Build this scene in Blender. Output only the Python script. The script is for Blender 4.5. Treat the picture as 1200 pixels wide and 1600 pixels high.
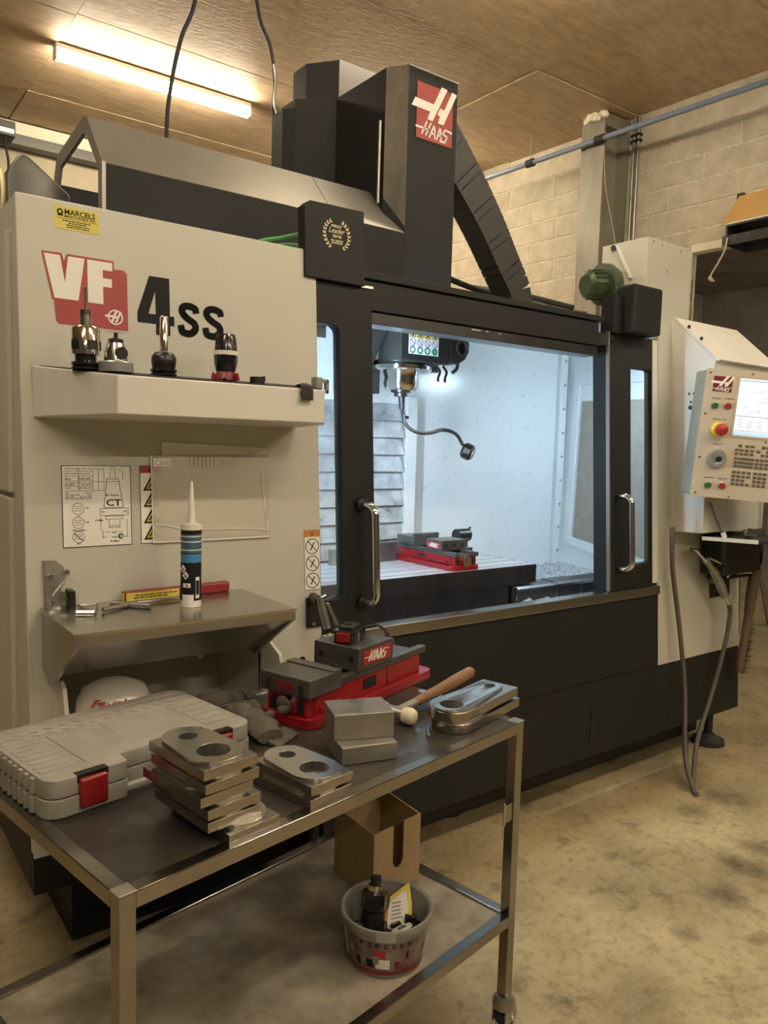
import bpy, bmesh, math, random
from mathutils import Matrix, Vector
for _o in list(bpy.data.objects):
    bpy.data.objects.remove(_o)
SC = bpy.context.scene
COL = SC.collection
random.seed(7)
PI = math.pi

# ------------------------------------------------------------------ camera
cam_d = bpy.data.cameras.new('camera')
cam_d.sensor_fit = 'HORIZONTAL'
cam_d.sensor_width = 36.0
cam_d.lens = 36.0 * 1202.0 / 1200.0
cam_d.clip_end = 100
cam = bpy.data.objects.new('camera', cam_d)
COL.objects.link(cam)
SC.camera = cam
YAW, PITCH, ROLL = 0.641094, 0.0883272, -0.0282069
_f = Vector((math.sin(YAW) * math.cos(PITCH), math.cos(YAW) * math.cos(PITCH), -math.sin(PITCH)))
_r0 = Vector((math.cos(YAW), -math.sin(YAW), 0))
_d0 = _f.cross(_r0)
_r = _r0 * math.cos(ROLL) + _d0 * math.sin(ROLL)
_d = -_r0 * math.sin(ROLL) + _d0 * math.cos(ROLL)
cam.matrix_world = Matrix(((_r.x, -_d.x, -_f.x, 0), (_r.y, -_d.y, -_f.y, 0), (_r.z, -_d.z, -_f.z, 1.6), (0, 0, 0, 1)))

# ------------------------------------------------------------------ world and exposure
wd = bpy.data.worlds.new('world')
SC.world = wd
wd.use_nodes = True
wd.node_tree.nodes['Background'].inputs[0].default_value = (1.0, 0.85, 0.62, 1)
wd.node_tree.nodes['Background'].inputs[1].default_value = 0.02
SC.view_settings.view_transform = 'Standard'
SC.view_settings.look = 'None'
SC.view_settings.gamma = 1.0
SC.view_settings.exposure = 0.0
try:
    SC.view_settings.use_curve_mapping = False
except Exception:
    pass
LAMP_STRENGTH = 90.0
LAMP_COLOR = (1.0, 0.875, 0.665, 1)
WORK_STRENGTH = 275.0
WORK_COLOR = (0.62, 0.82, 1.0, 1)

# ------------------------------------------------------------------ helpers
class MB:
    def __init__(self, M=None):
        self.v = []; self.f = []; self.M = M
    def add(self, vs, fs, M=None):
        n = len(self.v)
        for p in vs:
            p = Vector(p)
            if M is not None: p = M @ p
            if self.M is not None: p = self.M @ p
            self.v.append(tuple(p))
        for f in fs: self.f.append(tuple(i + n for i in f))
        return self
    def box(self, x0, x1, y0, y1, z0, z1, M=None):
        return self.add([(x0,y0,z0),(x1,y0,z0),(x1,y1,z0),(x0,y1,z0),(x0,y0,z1),(x1,y0,z1),(x1,y1,z1),(x0,y1,z1)],
            [(3,2,1,0),(4,5,6,7),(0,1,5,4),(1,2,6,5),(2,3,7,6),(3,0,4,7)], M)
    def prism(self, pts, h0, h1, axis='z', M=None):
        n = len(pts)
        def P(p, h):
            return {'z': (p[0], p[1], h), 'y': (p[0], h, p[1]), 'x': (h, p[0], p[1])}[axis]
        vs = [P(p, h0) for p in pts] + [P(p, h1) for p in pts]
        fs = [tuple(range(n))[::-1], tuple(range(n, 2*n))] + [(i, (i+1) % n, n+(i+1) % n, n+i) for i in range(n)]
        return self.add(vs, fs, M)
    def hexa(self, a, b, M=None):
        n = len(a)
        fs = [tuple(range(n))[::-1], tuple(range(n, 2*n))] + [(i, (i+1) % n, n+(i+1) % n, n+i) for i in range(n)]
        return self.add(list(a) + list(b), fs, M)
    def cyl(self, p0, p1, r0, r1=None, n=16, M=None):
        if r1 is None: r1 = r0
        p0 = Vector(p0); p1 = Vector(p1)
        return self.sweep([p0, p1], [r0, r1], n, M)
    def sweep(self, pts, rs, n=8, M=None, closed=False):
        pts = [Vector(p) for p in pts]
        m = len(pts)
        if not hasattr(rs, '__len__'): rs = [rs] * m
        if len(rs) != m:
            q = []
            for i in range(m):
                x = i/(m-1)*(len(rs)-1); j = min(int(x), len(rs)-2); q.append(rs[j]+(rs[j+1]-rs[j])*(x-j))
            rs = q
        t0 = (pts[1] - pts[0]).normalized()
        a = Vector((0, 0, 1)) if abs(t0.z) < 0.9 else Vector((1, 0, 0))
        u = t0.cross(a).normalized()
        vs = []
        for i, p in enumerate(pts):
            if i == 0: t = pts[1] - pts[0]
            elif i == m-1: t = pts[-1] - pts[-2]
            else: t = (pts[i+1] - p).normalized() + (p - pts[i-1]).normalized()
            t = t.normalized() if t.length > 1e-9 else t0
            u = (u - t * u.dot(t))
            u = u.normalized() if u.length > 1e-9 else t.orthogonal().normalized()
            w = t.cross(u)
            for k in range(n):
                an = 2*PI*k/n
                vs.append(p + (u*math.cos(an) + w*math.sin(an)) * rs[i])
        fs = []
        for i in range(m-1):
            for k in range(n):
                a0 = i*n+k; a1 = i*n+(k+1) % n
                fs.append((a0, a1, a1+n, a0+n))
        fs.append(tuple(range(n))[::-1]); fs.append(tuple(range((m-1)*n, m*n)))
        return self.add(vs, fs, M)
    def lathe(self, prof, n=24, M=None):
        vs = []; fs = []; m = len(prof)
        for r, z in prof:
            for k in range(n):
                a = 2*PI*k/n
                vs.append((r*math.cos(a), r*math.sin(a), z))
        for i in range(m-1):
            for k in range(n):
                a0 = i*n+k; a1 = i*n+(k+1) % n
                fs.append((a0, a1, a1+n, a0+n))
        if prof[0][0] > 1e-6: fs.append(tuple(range(n))[::-1])
        if prof[-1][0] > 1e-6: fs.append(tuple(range((m-1)*n, m*n)))
        return self.add(vs, fs, M)
    def mesh(self, me, M=None):
        return self.add([tuple(v.co) for v in me.vertices], [tuple(p.vertices) for p in me.polygons], M)
    def stroke(self, pts, w, z0, z1, M=None):
        for a, b in zip(pts[:-1], pts[1:]):
            a = Vector(a[:2]); b = Vector(b[:2]); t = (b-a)
            if t.length < 1e-9: continue
            t.normalize(); nn = Vector((-t.y, t.x)) * w / 2; e = t * w * 0.3
            self.prism([tuple(a-e-nn), tuple(b+e-nn), tuple(b+e+nn), tuple(a-e+nn)], z0, z1, 'z', M)
        return self
    def build(self, name, mat, parent=None, smooth=False, bevel=0, seg=2, world=True, auto=40):
        me = bpy.data.meshes.new(name)
        me.from_pydata(self.v, [], self.f)
        bm = bmesh.new(); bm.from_mesh(me)
        if bevel or smooth:
            bmesh.ops.remove_doubles(bm, verts=bm.verts, dist=1e-6)
        bmesh.ops.recalc_face_normals(bm, faces=bm.faces)
        if bevel:
            es = [e for e in bm.edges if len(e.link_faces) == 2 and e.calc_face_angle(0) > math.radians(25)]
            bmesh.ops.bevel(bm, geom=es, offset=bevel, segments=seg, profile=0.5, affect='EDGES', clamp_overlap=True)
        if smooth:
            ca = math.radians(auto)
            for fc in bm.faces: fc.smooth = True
            for e in bm.edges:
                if len(e.link_faces) == 2 and e.calc_face_angle(0) > ca: e.smooth = False
        bm.to_mesh(me); bm.free()
        return obj(name, me, mat, parent, world)

def obj(name, me, mat, parent=None, world=True):
    o = bpy.data.objects.new(name, me)
    COL.objects.link(o)
    if mat is not None:
        me.materials.clear(); me.materials.append(MT[mat] if isinstance(mat, str) else mat)
    if parent is not None:
        o.parent = parent
        if world and parent.type == 'EMPTY':
            o.matrix_parent_inverse = parent.matrix_basis.inverted()
    return o

def thing(name, label, cat, loc=(0,0,0), rotz=0, group=None):
    o = bpy.data.objects.new(name, None)
    COL.objects.link(o)
    o.empty_display_size = 0.05
    o.matrix_basis = Matrix.Translation(loc) @ Matrix.Rotation(rotz, 4, 'Z')
    return tag(o, label, cat, group)
def tag(o, label, cat, group=None):
    o['label'] = label; o['category'] = cat
    if group: o['group'] = group
    return o
def struct(o, label=None, cat=None):
    o['kind'] = 'structure'
    if label: o['label'] = label
    if cat: o['category'] = cat
    return o
def dup(root, label, loc=None, rotz=None):
    r = root.copy(); COL.objects.link(r)
    M = root.matrix_basis.copy()
    if loc is not None: M = Matrix.Translation(loc) @ Matrix.Rotation(rotz or 0, 4, 'Z')
    r.matrix_basis = M
    r['label'] = label
    for ch in list(root.children):
        c = ch.copy(); COL.objects.link(c); c.parent = r
        for g in list(ch.children):
            d = g.copy(); COL.objects.link(d); d.parent = c
    return r

def flat(loops, t=0.002, res=1):
    """extruded flat sheet in XY with holes, z from 0 to t"""
    cu = bpy.data.curves.new('tmp', 'CURVE'); cu.dimensions = '2D'; cu.fill_mode = 'BOTH'; cu.extrude = t/2
    for lp in loops:
        s = cu.splines.new('POLY'); s.points.add(len(lp)-1)
        for p, q in zip(s.points, lp): p.co = (q[0], q[1], t/2, 1)
        s.use_cyclic_u = True
    o = bpy.data.objects.new('tmp', cu)
    me = bpy.data.meshes.new_from_object(o)
    for v in me.vertices: v.co.z += (t/2 if v.co.z < -1e-9 or True else 0) * 0
    zs = [v.co.z for v in me.vertices]
    z0 = min(zs)
    for v in me.vertices: v.co.z -= z0
    bpy.data.objects.remove(o); bpy.data.curves.remove(cu)
    return me
def textmesh(s, x0, y0, x1, y1, t=0.0008, bold=0.0, shear=0.0):
    """text fitted into a rectangle of the XY plane"""
    cu = bpy.data.curves.new('tmp', 'FONT'); cu.body = s; cu.size = 1; cu.extrude = 0.01; cu.offset = bold; cu.shear = shear
    cu.resolution_u = 3
    o = bpy.data.objects.new('tmp', cu)
    me = bpy.data.meshes.new_from_object(o)
    xs = [v.co.x for v in me.vertices]; ys = [v.co.y for v in me.vertices]
    a, b, c, d = min(xs), max(xs), min(ys), max(ys)
    for v in me.vertices:
        v.co.x = x0 + (v.co.x-a)/(b-a)*(x1-x0)
        v.co.y = y0 + (v.co.y-c)/(d-c)*(y1-y0)
        v.co.z = t if v.co.z > 0 else 0
    bpy.data.objects.remove(o); bpy.data.curves.remove(cu)
    return me
def circ(cx, cy, r, n=24, a0=0, a1=2*PI):
    return [(cx+r*math.cos(a0+(a1-a0)*k/n), cy+r*math.sin(a0+(a1-a0)*k/n)) for k in range(n)]
def rrect(x0, x1, y0, y1, r, n=5):
    out = []
    for cx, cy, a in ((x1-r, y1-r, 0), (x0+r, y1-r, PI/2), (x0+r, y0+r, PI), (x1-r, y0+r, 1.5*PI)):
        for k in range(n+1): out.append((cx+r*math.cos(a+PI/2*k/n), cy+r*math.sin(a+PI/2*k/n)))
    return out
def bez(pts, n=8):
    """Catmull-Rom through points"""
    P = [Vector(p) for p in pts]; P = [2*P[0]-P[1]] + P + [2*P[-1]-P[-2]]
    out = []
    for i in range(1, len(P)-2):
        for k in range(n):
            t = k/n
            out.append(0.5*((2*P[i]) + (-P[i-1]+P[i+1])*t + (2*P[i-1]-5*P[i]+4*P[i+1]-P[i+2])*t*t + (-P[i-1]+3*P[i]-3*P[i+1]+P[i+2])*t**3))
    out.append(P[-2])
    return out
def frame(o, x, y, z):
    """matrix from an origin and three axis vectors"""
    o, x, y, z = Vector(o), Vector(x), Vector(y), Vector(z)
    return Matrix(((x.x, y.x, z.x, o.x), (x.y, y.y, z.y, o.y), (x.z, y.z, z.z, o.z), (0, 0, 0, 1)))
def along(p0, p1):
    """matrix whose z axis runs from p0 to p1"""
    p0, p1 = Vector(p0), Vector(p1)
    z = (p1-p0).normalized(); x = z.orthogonal().normalized(); y = z.cross(x)
    return frame(p0, x, y, z)

# ------------------------------------------------------------------ materials
MT = {}
def mat(name, col, rough=0.5, metal=0.0, var=0.0, scale=8.0, bump=0.0, bscale=60.0, col2=None, spec=0.5, detail=4.0, stretch=None, alpha=1.0, coat=0.0, rvar=0.0, lo=0.35, hi=0.65, rnd=False):
    m = bpy.data.materials.new(name); m.use_nodes = True
    nt = m.node_tree; b = nt.nodes['Principled BSDF']
    b.inputs['Base Color'].default_value = (*col, 1)
    b.inputs['Roughness'].default_value = rough
    b.inputs['Metallic'].default_value = metal
    b.inputs['Specular IOR Level'].default_value = spec
    b.inputs['Coat Weight'].default_value = coat
    tc = nt.nodes.new('ShaderNodeTexCoord')
    vec = tc.outputs['Object']
    if stretch:
        mp = nt.nodes.new('ShaderNodeMapping'); mp.inputs['Scale'].default_value = stretch
        nt.links.new(vec, mp.inputs['Vector']); vec = mp.outputs['Vector']
    if rnd:
        oi = nt.nodes.new('ShaderNodeObjectInfo'); vm = nt.nodes.new('ShaderNodeVectorMath'); vm.operation = 'MULTIPLY_ADD'
        cb = nt.nodes.new('ShaderNodeCombineXYZ')
        for k in range(3): nt.links.new(oi.outputs['Random'], cb.inputs[k])
        vm.inputs[1].default_value = (37, 53, 71)
        nt.links.new(cb.outputs[0], vm.inputs[0]); nt.links.new(vec, vm.inputs[2]); vec = vm.outputs[0]
    if var > 0 or col2:
        nz = nt.nodes.new('ShaderNodeTexNoise'); nz.inputs['Scale'].default_value = scale; nz.inputs['Detail'].default_value = detail
        nz.inputs['Roughness'].default_value = 0.6
        nt.links.new(vec, nz.inputs['Vector'])
        rp = nt.nodes.new('ShaderNodeValToRGB')
        rp.color_ramp.elements[0].position = lo; rp.color_ramp.elements[1].position = hi
        c2 = col2 if col2 else tuple(c*(1-var) for c in col)
        rp.color_ramp.elements[0].color = (*c2, 1); rp.color_ramp.elements[1].color = (*col, 1)
        nt.links.new(nz.outputs['Fac'], rp.inputs['Fac'])
        nt.links.new(rp.outputs['Color'], b.inputs['Base Color'])
        if rvar:
            mr = nt.nodes.new('ShaderNodeMapRange')
            mr.inputs['From Min'].default_value = 0.3; mr.inputs['From Max'].default_value = 0.7
            mr.inputs['To Min'].default_value = max(0.02, rough-rvar); mr.inputs['To Max'].default_value = min(1, rough+rvar)
            nt.links.new(nz.outputs['Fac'], mr.inputs['Value']); nt.links.new(mr.outputs['Result'], b.inputs['Roughness'])
    if bump > 0:
        n2 = nt.nodes.new('ShaderNodeTexNoise'); n2.inputs['Scale'].default_value = bscale; n2.inputs['Detail'].default_value = 3
        nt.links.new(vec, n2.inputs['Vector'])
        bp = nt.nodes.new('ShaderNodeBump'); bp.inputs['Strength'].default_value = bump; bp.inputs['Distance'].default_value = 0.01
        nt.links.new(n2.outputs['Fac'], bp.inputs['Height']); nt.links.new(bp.outputs['Normal'], b.inputs['Normal'])
    MT[name] = m
    return m
def emis(name, col, s):
    m = bpy.data.materials.new(name); m.use_nodes = True
    b = m.node_tree.nodes['Principled BSDF']
    b.inputs['Base Color'].default_value = (*col[:3], 1)
    b.inputs['Emission Color'].default_value = (*col[:3], 1); b.inputs['Emission Strength'].default_value = s
    MT[name] = m
def clear(name, col, fac, rough=0.03):
    """thin clear sheet: see-through with a faint surface reflection"""
    m = bpy.data.materials.new(name); m.use_nodes = True
    nt = m.node_tree; nt.nodes.clear()
    out = nt.nodes.new('ShaderNodeOutputMaterial'); mx = nt.nodes.new('ShaderNodeMixShader')
    tr = nt.nodes.new('ShaderNodeBsdfTransparent'); tr.inputs[0].default_value = (*col, 1)
    gl = nt.nodes.new('ShaderNodeBsdfPrincipled'); gl.inputs['Base Color'].default_value = (*col, 1); gl.inputs['Roughness'].default_value = rough
    mx.inputs[0].default_value = fac
    nt.links.new(tr.outputs[0], mx.inputs[1]); nt.links.new(gl.outputs[0], mx.inputs[2]); nt.links.new(mx.outputs[0], out.inputs[0])
    MT[name] = m

emis('lamp_glow', LAMP_COLOR, LAMP_STRENGTH)
emis('work_glow', WORK_COLOR, WORK_STRENGTH)
emis('screen_glow', (0.78, 0.88, 1.0), 0.62)
emis('screen_blue', (0.35, 0.55, 0.85), 0.8)
emis('screen_grey', (0.40, 0.46, 0.60), 0.35)
emis('screen_dark', (0.28, 0.33, 0.45), 0.5)
clear('door_glass', (0.90, 0.94, 0.97), 0.06, 0.05)
clear('pouch_film', (0.90, 0.88, 0.82), 0.30, 0.22)
clear('bucket_clear', (0.55, 0.53, 0.49), 0.42, 0.3)
clear('clear_acrylic', (0.90, 0.90, 0.88), 0.25, 0.08)
mat('cream', (0.525, 0.512, 0.44), 0.42, 0, var=0.05, scale=3, bump=0.03, bscale=500)
mat('cream_white', (0.68, 0.66, 0.60), 0.42, 0, var=0.04, scale=4)
mat('charcoal', (0.019, 0.0195, 0.019), 0.55, 0, var=0.15, scale=5, bump=0.05, bscale=600, spec=0.22)
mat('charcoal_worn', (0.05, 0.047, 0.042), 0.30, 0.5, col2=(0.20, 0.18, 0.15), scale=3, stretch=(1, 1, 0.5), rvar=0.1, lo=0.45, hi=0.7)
mat('hood_grey', (0.25, 0.24, 0.215), 0.36, 0.5, var=0.06, scale=14)
mat('cowl_grey', (0.085, 0.08, 0.072), 0.35, 0.4)
mat('black', (0.012, 0.012, 0.012), 0.45)
mat('black_gloss', (0.012, 0.012, 0.013), 0.18, 0, coat=0.3)
mat('rubber', (0.018, 0.018, 0.018), 0.75)
mat('chain_plastic', (0.022, 0.022, 0.021), 0.5)
mat('hose_grey', (0.10, 0.09, 0.075), 0.55)
mat('chrome', (0.78, 0.77, 0.75), 0.10, 1.0)
mat('stainless', (0.47, 0.45, 0.42), 0.27, 1.0)
mat('stainless_edge', (0.62, 0.60, 0.56), 0.25, 1.0)
mat('machined', (0.56, 0.54, 0.51), 0.22, 1.0, var=0.06, scale=20, rnd=True)
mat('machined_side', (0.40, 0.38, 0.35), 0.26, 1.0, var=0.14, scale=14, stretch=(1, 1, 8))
mat('bore', (0.75, 0.73, 0.69), 0.28, 1.0, var=0.3, scale=40, stretch=(1, 1, 0.1))
mat('block_steel', (0.36, 0.34, 0.31), 0.42, 0.85, var=0.15, scale=20, rvar=0.1)
mat('vise_steel', (0.17, 0.165, 0.155), 0.40, 0.8, var=0.25, scale=16, rvar=0.1)
mat('dark_steel', (0.055, 0.053, 0.05), 0.35, 0.8, var=0.3, scale=20)
mat('galvanised', (0.40, 0.39, 0.35), 0.4, 0.8, var=0.3, scale=14, rvar=0.1)
mat('tube_steel', (0.36, 0.34, 0.31), 0.22, 1.0, var=0.12, scale=12, rvar=0.05)
mat('weld', (0.5, 0.47, 0.42), 0.35, 0.9, var=0.2, scale=60)
mat('red_paint', (0.27, 0.009, 0.014), 0.33, 0, var=0.15, scale=10, coat=0.15)
mat('red_print', (0.32, 0.026, 0.022), 0.45)
mat('red_dark', (0.16, 0.012, 0.016), 0.4)
mat('white_print', (0.80, 0.78, 0.72), 0.5)
mat('black_print', (0.012, 0.012, 0.012), 0.6, spec=0.2)
mat('grey_print', (0.22, 0.21, 0.19), 0.5)
mat('yellow_print', (0.66, 0.56, 0.10), 0.5)
mat('orange_print', (0.55, 0.20, 0.05), 0.5)
mat('green_print', (0.03, 0.22, 0.17), 0.5)
mat('gold_print', (0.75, 0.66, 0.38), 0.45)
mat('blue_print', (0.07, 0.24, 0.48), 0.45)
mat('teal_print', (0.06, 0.13, 0.20), 0.45)
mat('paper', (0.80, 0.77, 0.70), 0.7, 0, var=0.15, scale=9)
mat('bucket_print', (0.20, 0.17, 0.155), 0.5, 0, col2=(0.10, 0.03, 0.03), scale=22, detail=3)
mat('plastic_white', (0.78, 0.74, 0.66), 0.4)
mat('plastic_cream', (0.70, 0.62, 0.44), 0.5, 0, var=0.25, scale=40)
mat('case_grey', (0.30, 0.285, 0.25), 0.5, 0, var=0.22, scale=14, bump=0.05, bscale=500)
mat('case_red', (0.22, 0.009, 0.010), 0.35, 0, coat=0.1)
mat('tray_dark', (0.026, 0.023, 0.020), 0.34, 0.3, col2=(0.065, 0.058, 0.048), scale=7, rvar=0.15, bump=0.04, bscale=90)
mat('shelf_dirty', (0.46, 0.41, 0.33), 0.5, 0.25, col2=(0.21, 0.18, 0.13), scale=7, rvar=0.12, detail=9)
mat('wood', (0.24, 0.125, 0.055), 0.5, 0, col2=(0.15, 0.07, 0.03), scale=9, stretch=(1, 8, 8))
mat('glove_cloth', (0.105, 0.09, 0.07), 0.9, 0, var=0.4, scale=22, bump=0.5, bscale=160)
mat('cardboard', (0.42, 0.30, 0.155), 0.8, 0, var=0.15, scale=12)
mat('cardboard_grey', (0.30, 0.26, 0.22), 0.7, 0, var=0.15, scale=20)
mat('orange_card', (0.52, 0.31, 0.10), 0.7, 0, var=0.1, scale=10)
mat('interior_white', (0.66, 0.69, 0.70), 0.22, 0, col2=(0.50, 0.53, 0.54), scale=38, detail=6, lo=0.28, hi=0.40)
mat('interior_dark', (0.035, 0.036, 0.04), 0.3, 0.2, var=0.4, scale=9, stretch=(1, 1, 0.2))
mat('way_steel', (0.50, 0.52, 0.54), 0.36, 0.5, var=0.35, scale=14, rvar=0.1)
mat('table_top', (0.60, 0.62, 0.66), 0.28, 0.3, var=0.08, scale=5)
mat('chips', (0.70, 0.72, 0.75), 0.3, 0.5, col2=(0.22, 0.23, 0.25), scale=70, bump=1.0, bscale=120, lo=0.4, hi=0.6)
mat('bristle', (0.10, 0.045, 0.02), 0.9, 0, var=0.6, scale=80)
mat('handle_brown', (0.14, 0.085, 0.06), 0.6, 0, var=0.2, scale=10)
mat('pipe_blue', (0.20, 0.25, 0.34), 0.4, 0, var=0.15, scale=10)
mat('green_paint', (0.035, 0.055, 0.025), 0.4)
mat('green_wire', (0.12, 0.42, 0.14), 0.45)
mat('mortar', (0.75, 0.68, 0.54), 0.95, 0, var=0.3, scale=30, bump=0.4, bscale=80)
mat('block', (0.62, 0.55, 0.42), 0.95, 0, col2=(0.48, 0.42, 0.31), scale=9, detail=9, bump=0.35, bscale=120, rnd=True)
mat('plaster', (0.42, 0.36, 0.26), 0.9, 0, var=0.15, scale=3)
mat('shop_darkened', (0.13, 0.115, 0.09), 0.9, 0, var=0.3, scale=2)  # unseen walls kept dark to cut fill light and deepen metal reflections
mat('plaster_white', (0.85, 0.78, 0.6), 0.8)
mat('dark_room', (0.36, 0.33, 0.29), 0.8, 0, var=0.3, scale=2)
mat('column_steel', (0.30, 0.27, 0.21), 0.5, 0.3, var=0.3, scale=6, stretch=(1, 1, 0.3))
mat('osb', (0.60, 0.45, 0.29), 0.6, 0, col2=(0.42, 0.30, 0.18), scale=7, detail=8, stretch=(1, 3.0, 1), bump=0.3, bscale=18, rvar=0.12, rnd=True)
mat('key_dark', (0.10, 0.085, 0.06), 0.6)
mat('pendant_grey', (0.30, 0.31, 0.27), 0.45)
mat('panel_beige', (0.50, 0.43, 0.32), 0.5)
mat('wheel_grey', (0.42, 0.42, 0.41), 0.25, 0.6)
mat('button_green', (0.015, 0.12, 0.035), 0.3)
mat('button_red', (0.34, 0.02, 0.018), 0.3)
mat('button_yellow', (0.65, 0.50, 0.04), 0.4)
mat('purple', (0.10, 0.06, 0.22), 0.5)

def floor_material():
    m = mat('concrete', (0.30, 0.245, 0.15), 0.5)
    nt = m.node_tree; b = nt.nodes['Principled BSDF']; L = nt.links
    tc = [n for n in nt.nodes if n.type == 'TEX_COORD'][0]
    def noise(sc, det, rough=0.6):
        n = nt.nodes.new('ShaderNodeTexNoise'); n.inputs['Scale'].default_value = sc; n.inputs['Detail'].default_value = det; n.inputs['Roughness'].default_value = rough
        L.new(tc.outputs['Object'], n.inputs['Vector']); return n
    def ramp(src, stops):
        r = nt.nodes.new('ShaderNodeValToRGB')
        while len(r.color_ramp.elements) < len(stops): r.color_ramp.elements.new(0.5)
        for e, (p, c) in zip(r.color_ramp.elements, stops): e.position = p; e.color = (*c, 1)
        L.new(src, r.inputs['Fac']); return r
    def mul(a, c2, fac):
        x = nt.nodes.new('ShaderNodeMixRGB'); x.blend_type = 'MULTIPLY'; x.inputs[0].default_value = fac
        L.new(a, x.inputs[1]); L.new(c2, x.inputs[2]); return x.outputs[0]
    base = ramp(noise(1.6, 6).outputs['Fac'], [(0.35, (0.275, 0.222, 0.125)), (0.65, (0.49, 0.40, 0.235))])
    spots = ramp(noise(5.0, 10, 0.72).outputs['Fac'], [(0.34, (0.34, 0.30, 0.25)), (0.46, (1, 1, 1))])
    fine = ramp(noise(28.0, 10, 0.75).outputs['Fac'], [(0.36, (0.45, 0.42, 0.36)), (0.5, (1, 1, 1))])
    c = mul(base.outputs[0], spots.outputs[0], 0.75)
    c = mul(c, fine.outputs[0], 0.6)
    # oil stains with edges broken up by noise
    wn = noise(6.0, 6, 0.7)
    for sx, sy, sr, dk in ((2.86, 1.49, 0.10, 0.55), (2.90, 1.41, 0.09, 0.6), (2.61, 1.37, 0.11, 0.6), (3.13, 1.82, 0.09, 0.5), (3.38, 1.81, 0.14, 0.5), (3.06, 1.48, 0.09, 0.55), (2.30, 1.32, 0.06, 0.5), (2.27, 1.65, 0.03, 0.5), (1.91, 1.23, 0.16, 0.3)):
        ds = nt.nodes.new('ShaderNodeVectorMath'); ds.operation = 'DISTANCE'; ds.inputs[1].default_value = (sx, sy, 0)
        L.new(tc.outputs['Object'], ds.inputs[0])
        ad = nt.nodes.new('ShaderNodeMath'); ad.operation = 'MULTIPLY_ADD'; ad.inputs[1].default_value = sr*2.4; L.new(wn.outputs['Fac'], ad.inputs[0]); L.new(ds.outputs['Value'], ad.inputs[2])
        mr = nt.nodes.new('ShaderNodeMapRange'); mr.inputs['From Min'].default_value = sr*1.25; mr.inputs['From Max'].default_value = sr*2.3
        mr.inputs['To Min'].default_value = 1-dk; mr.inputs['To Max'].default_value = 1.0
        L.new(ad.outputs[0], mr.inputs['Value'])
        cbn = nt.nodes.new('ShaderNodeCombineColor')
        for k in range(3): L.new(mr.outputs[0], cbn.inputs[k])
        c = mul(c, cbn.outputs[0], 1.0)
    L.new(c, b.inputs['Base Color'])
    rr = nt.nodes.new('ShaderNodeMapRange'); rr.inputs['To Min'].default_value = 0.32; rr.inputs['To Max'].default_value = 0.62
    L.new(noise(4.0, 5).outputs['Fac'], rr.inputs['Value']); L.new(rr.outputs[0], b.inputs['Roughness'])
    bp = nt.nodes.new('ShaderNodeBump'); bp.inputs['Strength'].default_value = 0.08; bp.inputs['Distance'].default_value = 0.01
    L.new(noise(60, 4).outputs['Fac'], bp.inputs['Height']); L.new(bp.outputs[0], b.inputs['Normal'])
floor_material()

# ================================================================== THE ROOM
fl = MB().box(-4, 13, -6, 8, -0.12, 0).build('floor', 'concrete')
struct(fl, 'stained tan concrete workshop floor', 'floor')
ce = MB().box(-4, 13, -6, 8, 4.022, 4.12).build('ceiling', 'osb')
struct(ce, 'brown chipboard ceiling above the machine', 'ceiling')
pm = MB().box(0.004, 2.496, 0.004, 1.246, 0, 0.02).build('panel', 'osb', ce)
pan_first = True
for i in range(-2, 3):
    for j in range(-8, 3):
        x = 1.3 + i * 2.5; y = 4.828 + j * 1.25
        if x > 4.6 or y > 6.6 or y < -5.5: continue
        o = pm if pan_first else pm.copy()
        if not pan_first: COL.objects.link(o)
        pan_first = False
        o.location = (x, y, 4.0 + random.choice((0, 0, 0.004, 0.008, 0.011)))

WR = Matrix.Translation((4.905, 2.67, 0)) @ Matrix.Rotation(0.0354, 4, 'Z')
w = MB(WR)
w.box(0.003, 0.05, 0.43, 4.3, 0, 4.05)
w.box(0.003, 0.05, -8.7, 0.43, 2.96, 4.05)
w.box(0.0, 0.05, 0.43, 4.3, 0, 1.9)
wr = w.build('wall_right', 'mortar')
struct(wr, 'pale concrete block wall behind the machine with an open passage', 'wall')
C0 = 0.1635
blk = {}
def block(L, h):
    key = (round(L, 3), round(h, 3))
    if key not in blk:
        o = MB().box(0, 0.03, 0, L, 0, h).build('block', 'block', wr, bevel=0.002, seg=1)
        blk[key] = o
        return o
    o = blk[key].copy(); COL.objects.link(o)
    return o
k = 0
for row in range(-11, 2):
    z0 = 3.777 + row * C0
    h = C0 - 0.012
    if z0 + h > 4.0: h = 4.02 - z0
    y = (-2.6 if z0 > 2.95 else 0.43) - (0.25 if row % 2 else 0.0) * (1 if z0 > 2.95 else 0)
    if z0 <= 2.95 and row % 2:
        o = block(0.242, h); o.matrix_basis = WR @ Matrix.Translation((-0.002, y, z0)); y += 0.25
    while y < 4.1:
        o = block(0.488, h)
        o.matrix_basis = WR @ Matrix.Translation((random.uniform(-0.002, 0.001), y, z0))
        y += 0.5
struct(MB(WR).box(-0.03, 0.05, -2.6, 0.43, 2.955, 3.008).build('trim_1', 'plaster_white', bevel=0.003), 'pale strip along the top of the passage opening', 'trim')
struct(MB().box(-4, 5.1, 6.75, 6.95, 0, 4.05).build('wall_back', 'plaster'), 'far wall of the workshop behind the machine', 'wall')
struct(MB().box(-4, 4.7, 6.70, 6.75, 3.88, 3.998).build('trim_2', 'plaster_white'), 'bright white strip where far wall meets ceiling', 'trim')
struct(MB().box(-4, 4.7, 6.60, 6.75, 3.80, 3.875).build('trim_3', 'cowl_grey'), 'dark ledge below the bright strip on the far wall', 'trim')
struct(MB().box(-4, 4.7, 6.74, 6.75, 3.0, 3.60).build('trim_4', 'cowl_grey'), 'dark band on the far wall', 'trim')
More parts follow.
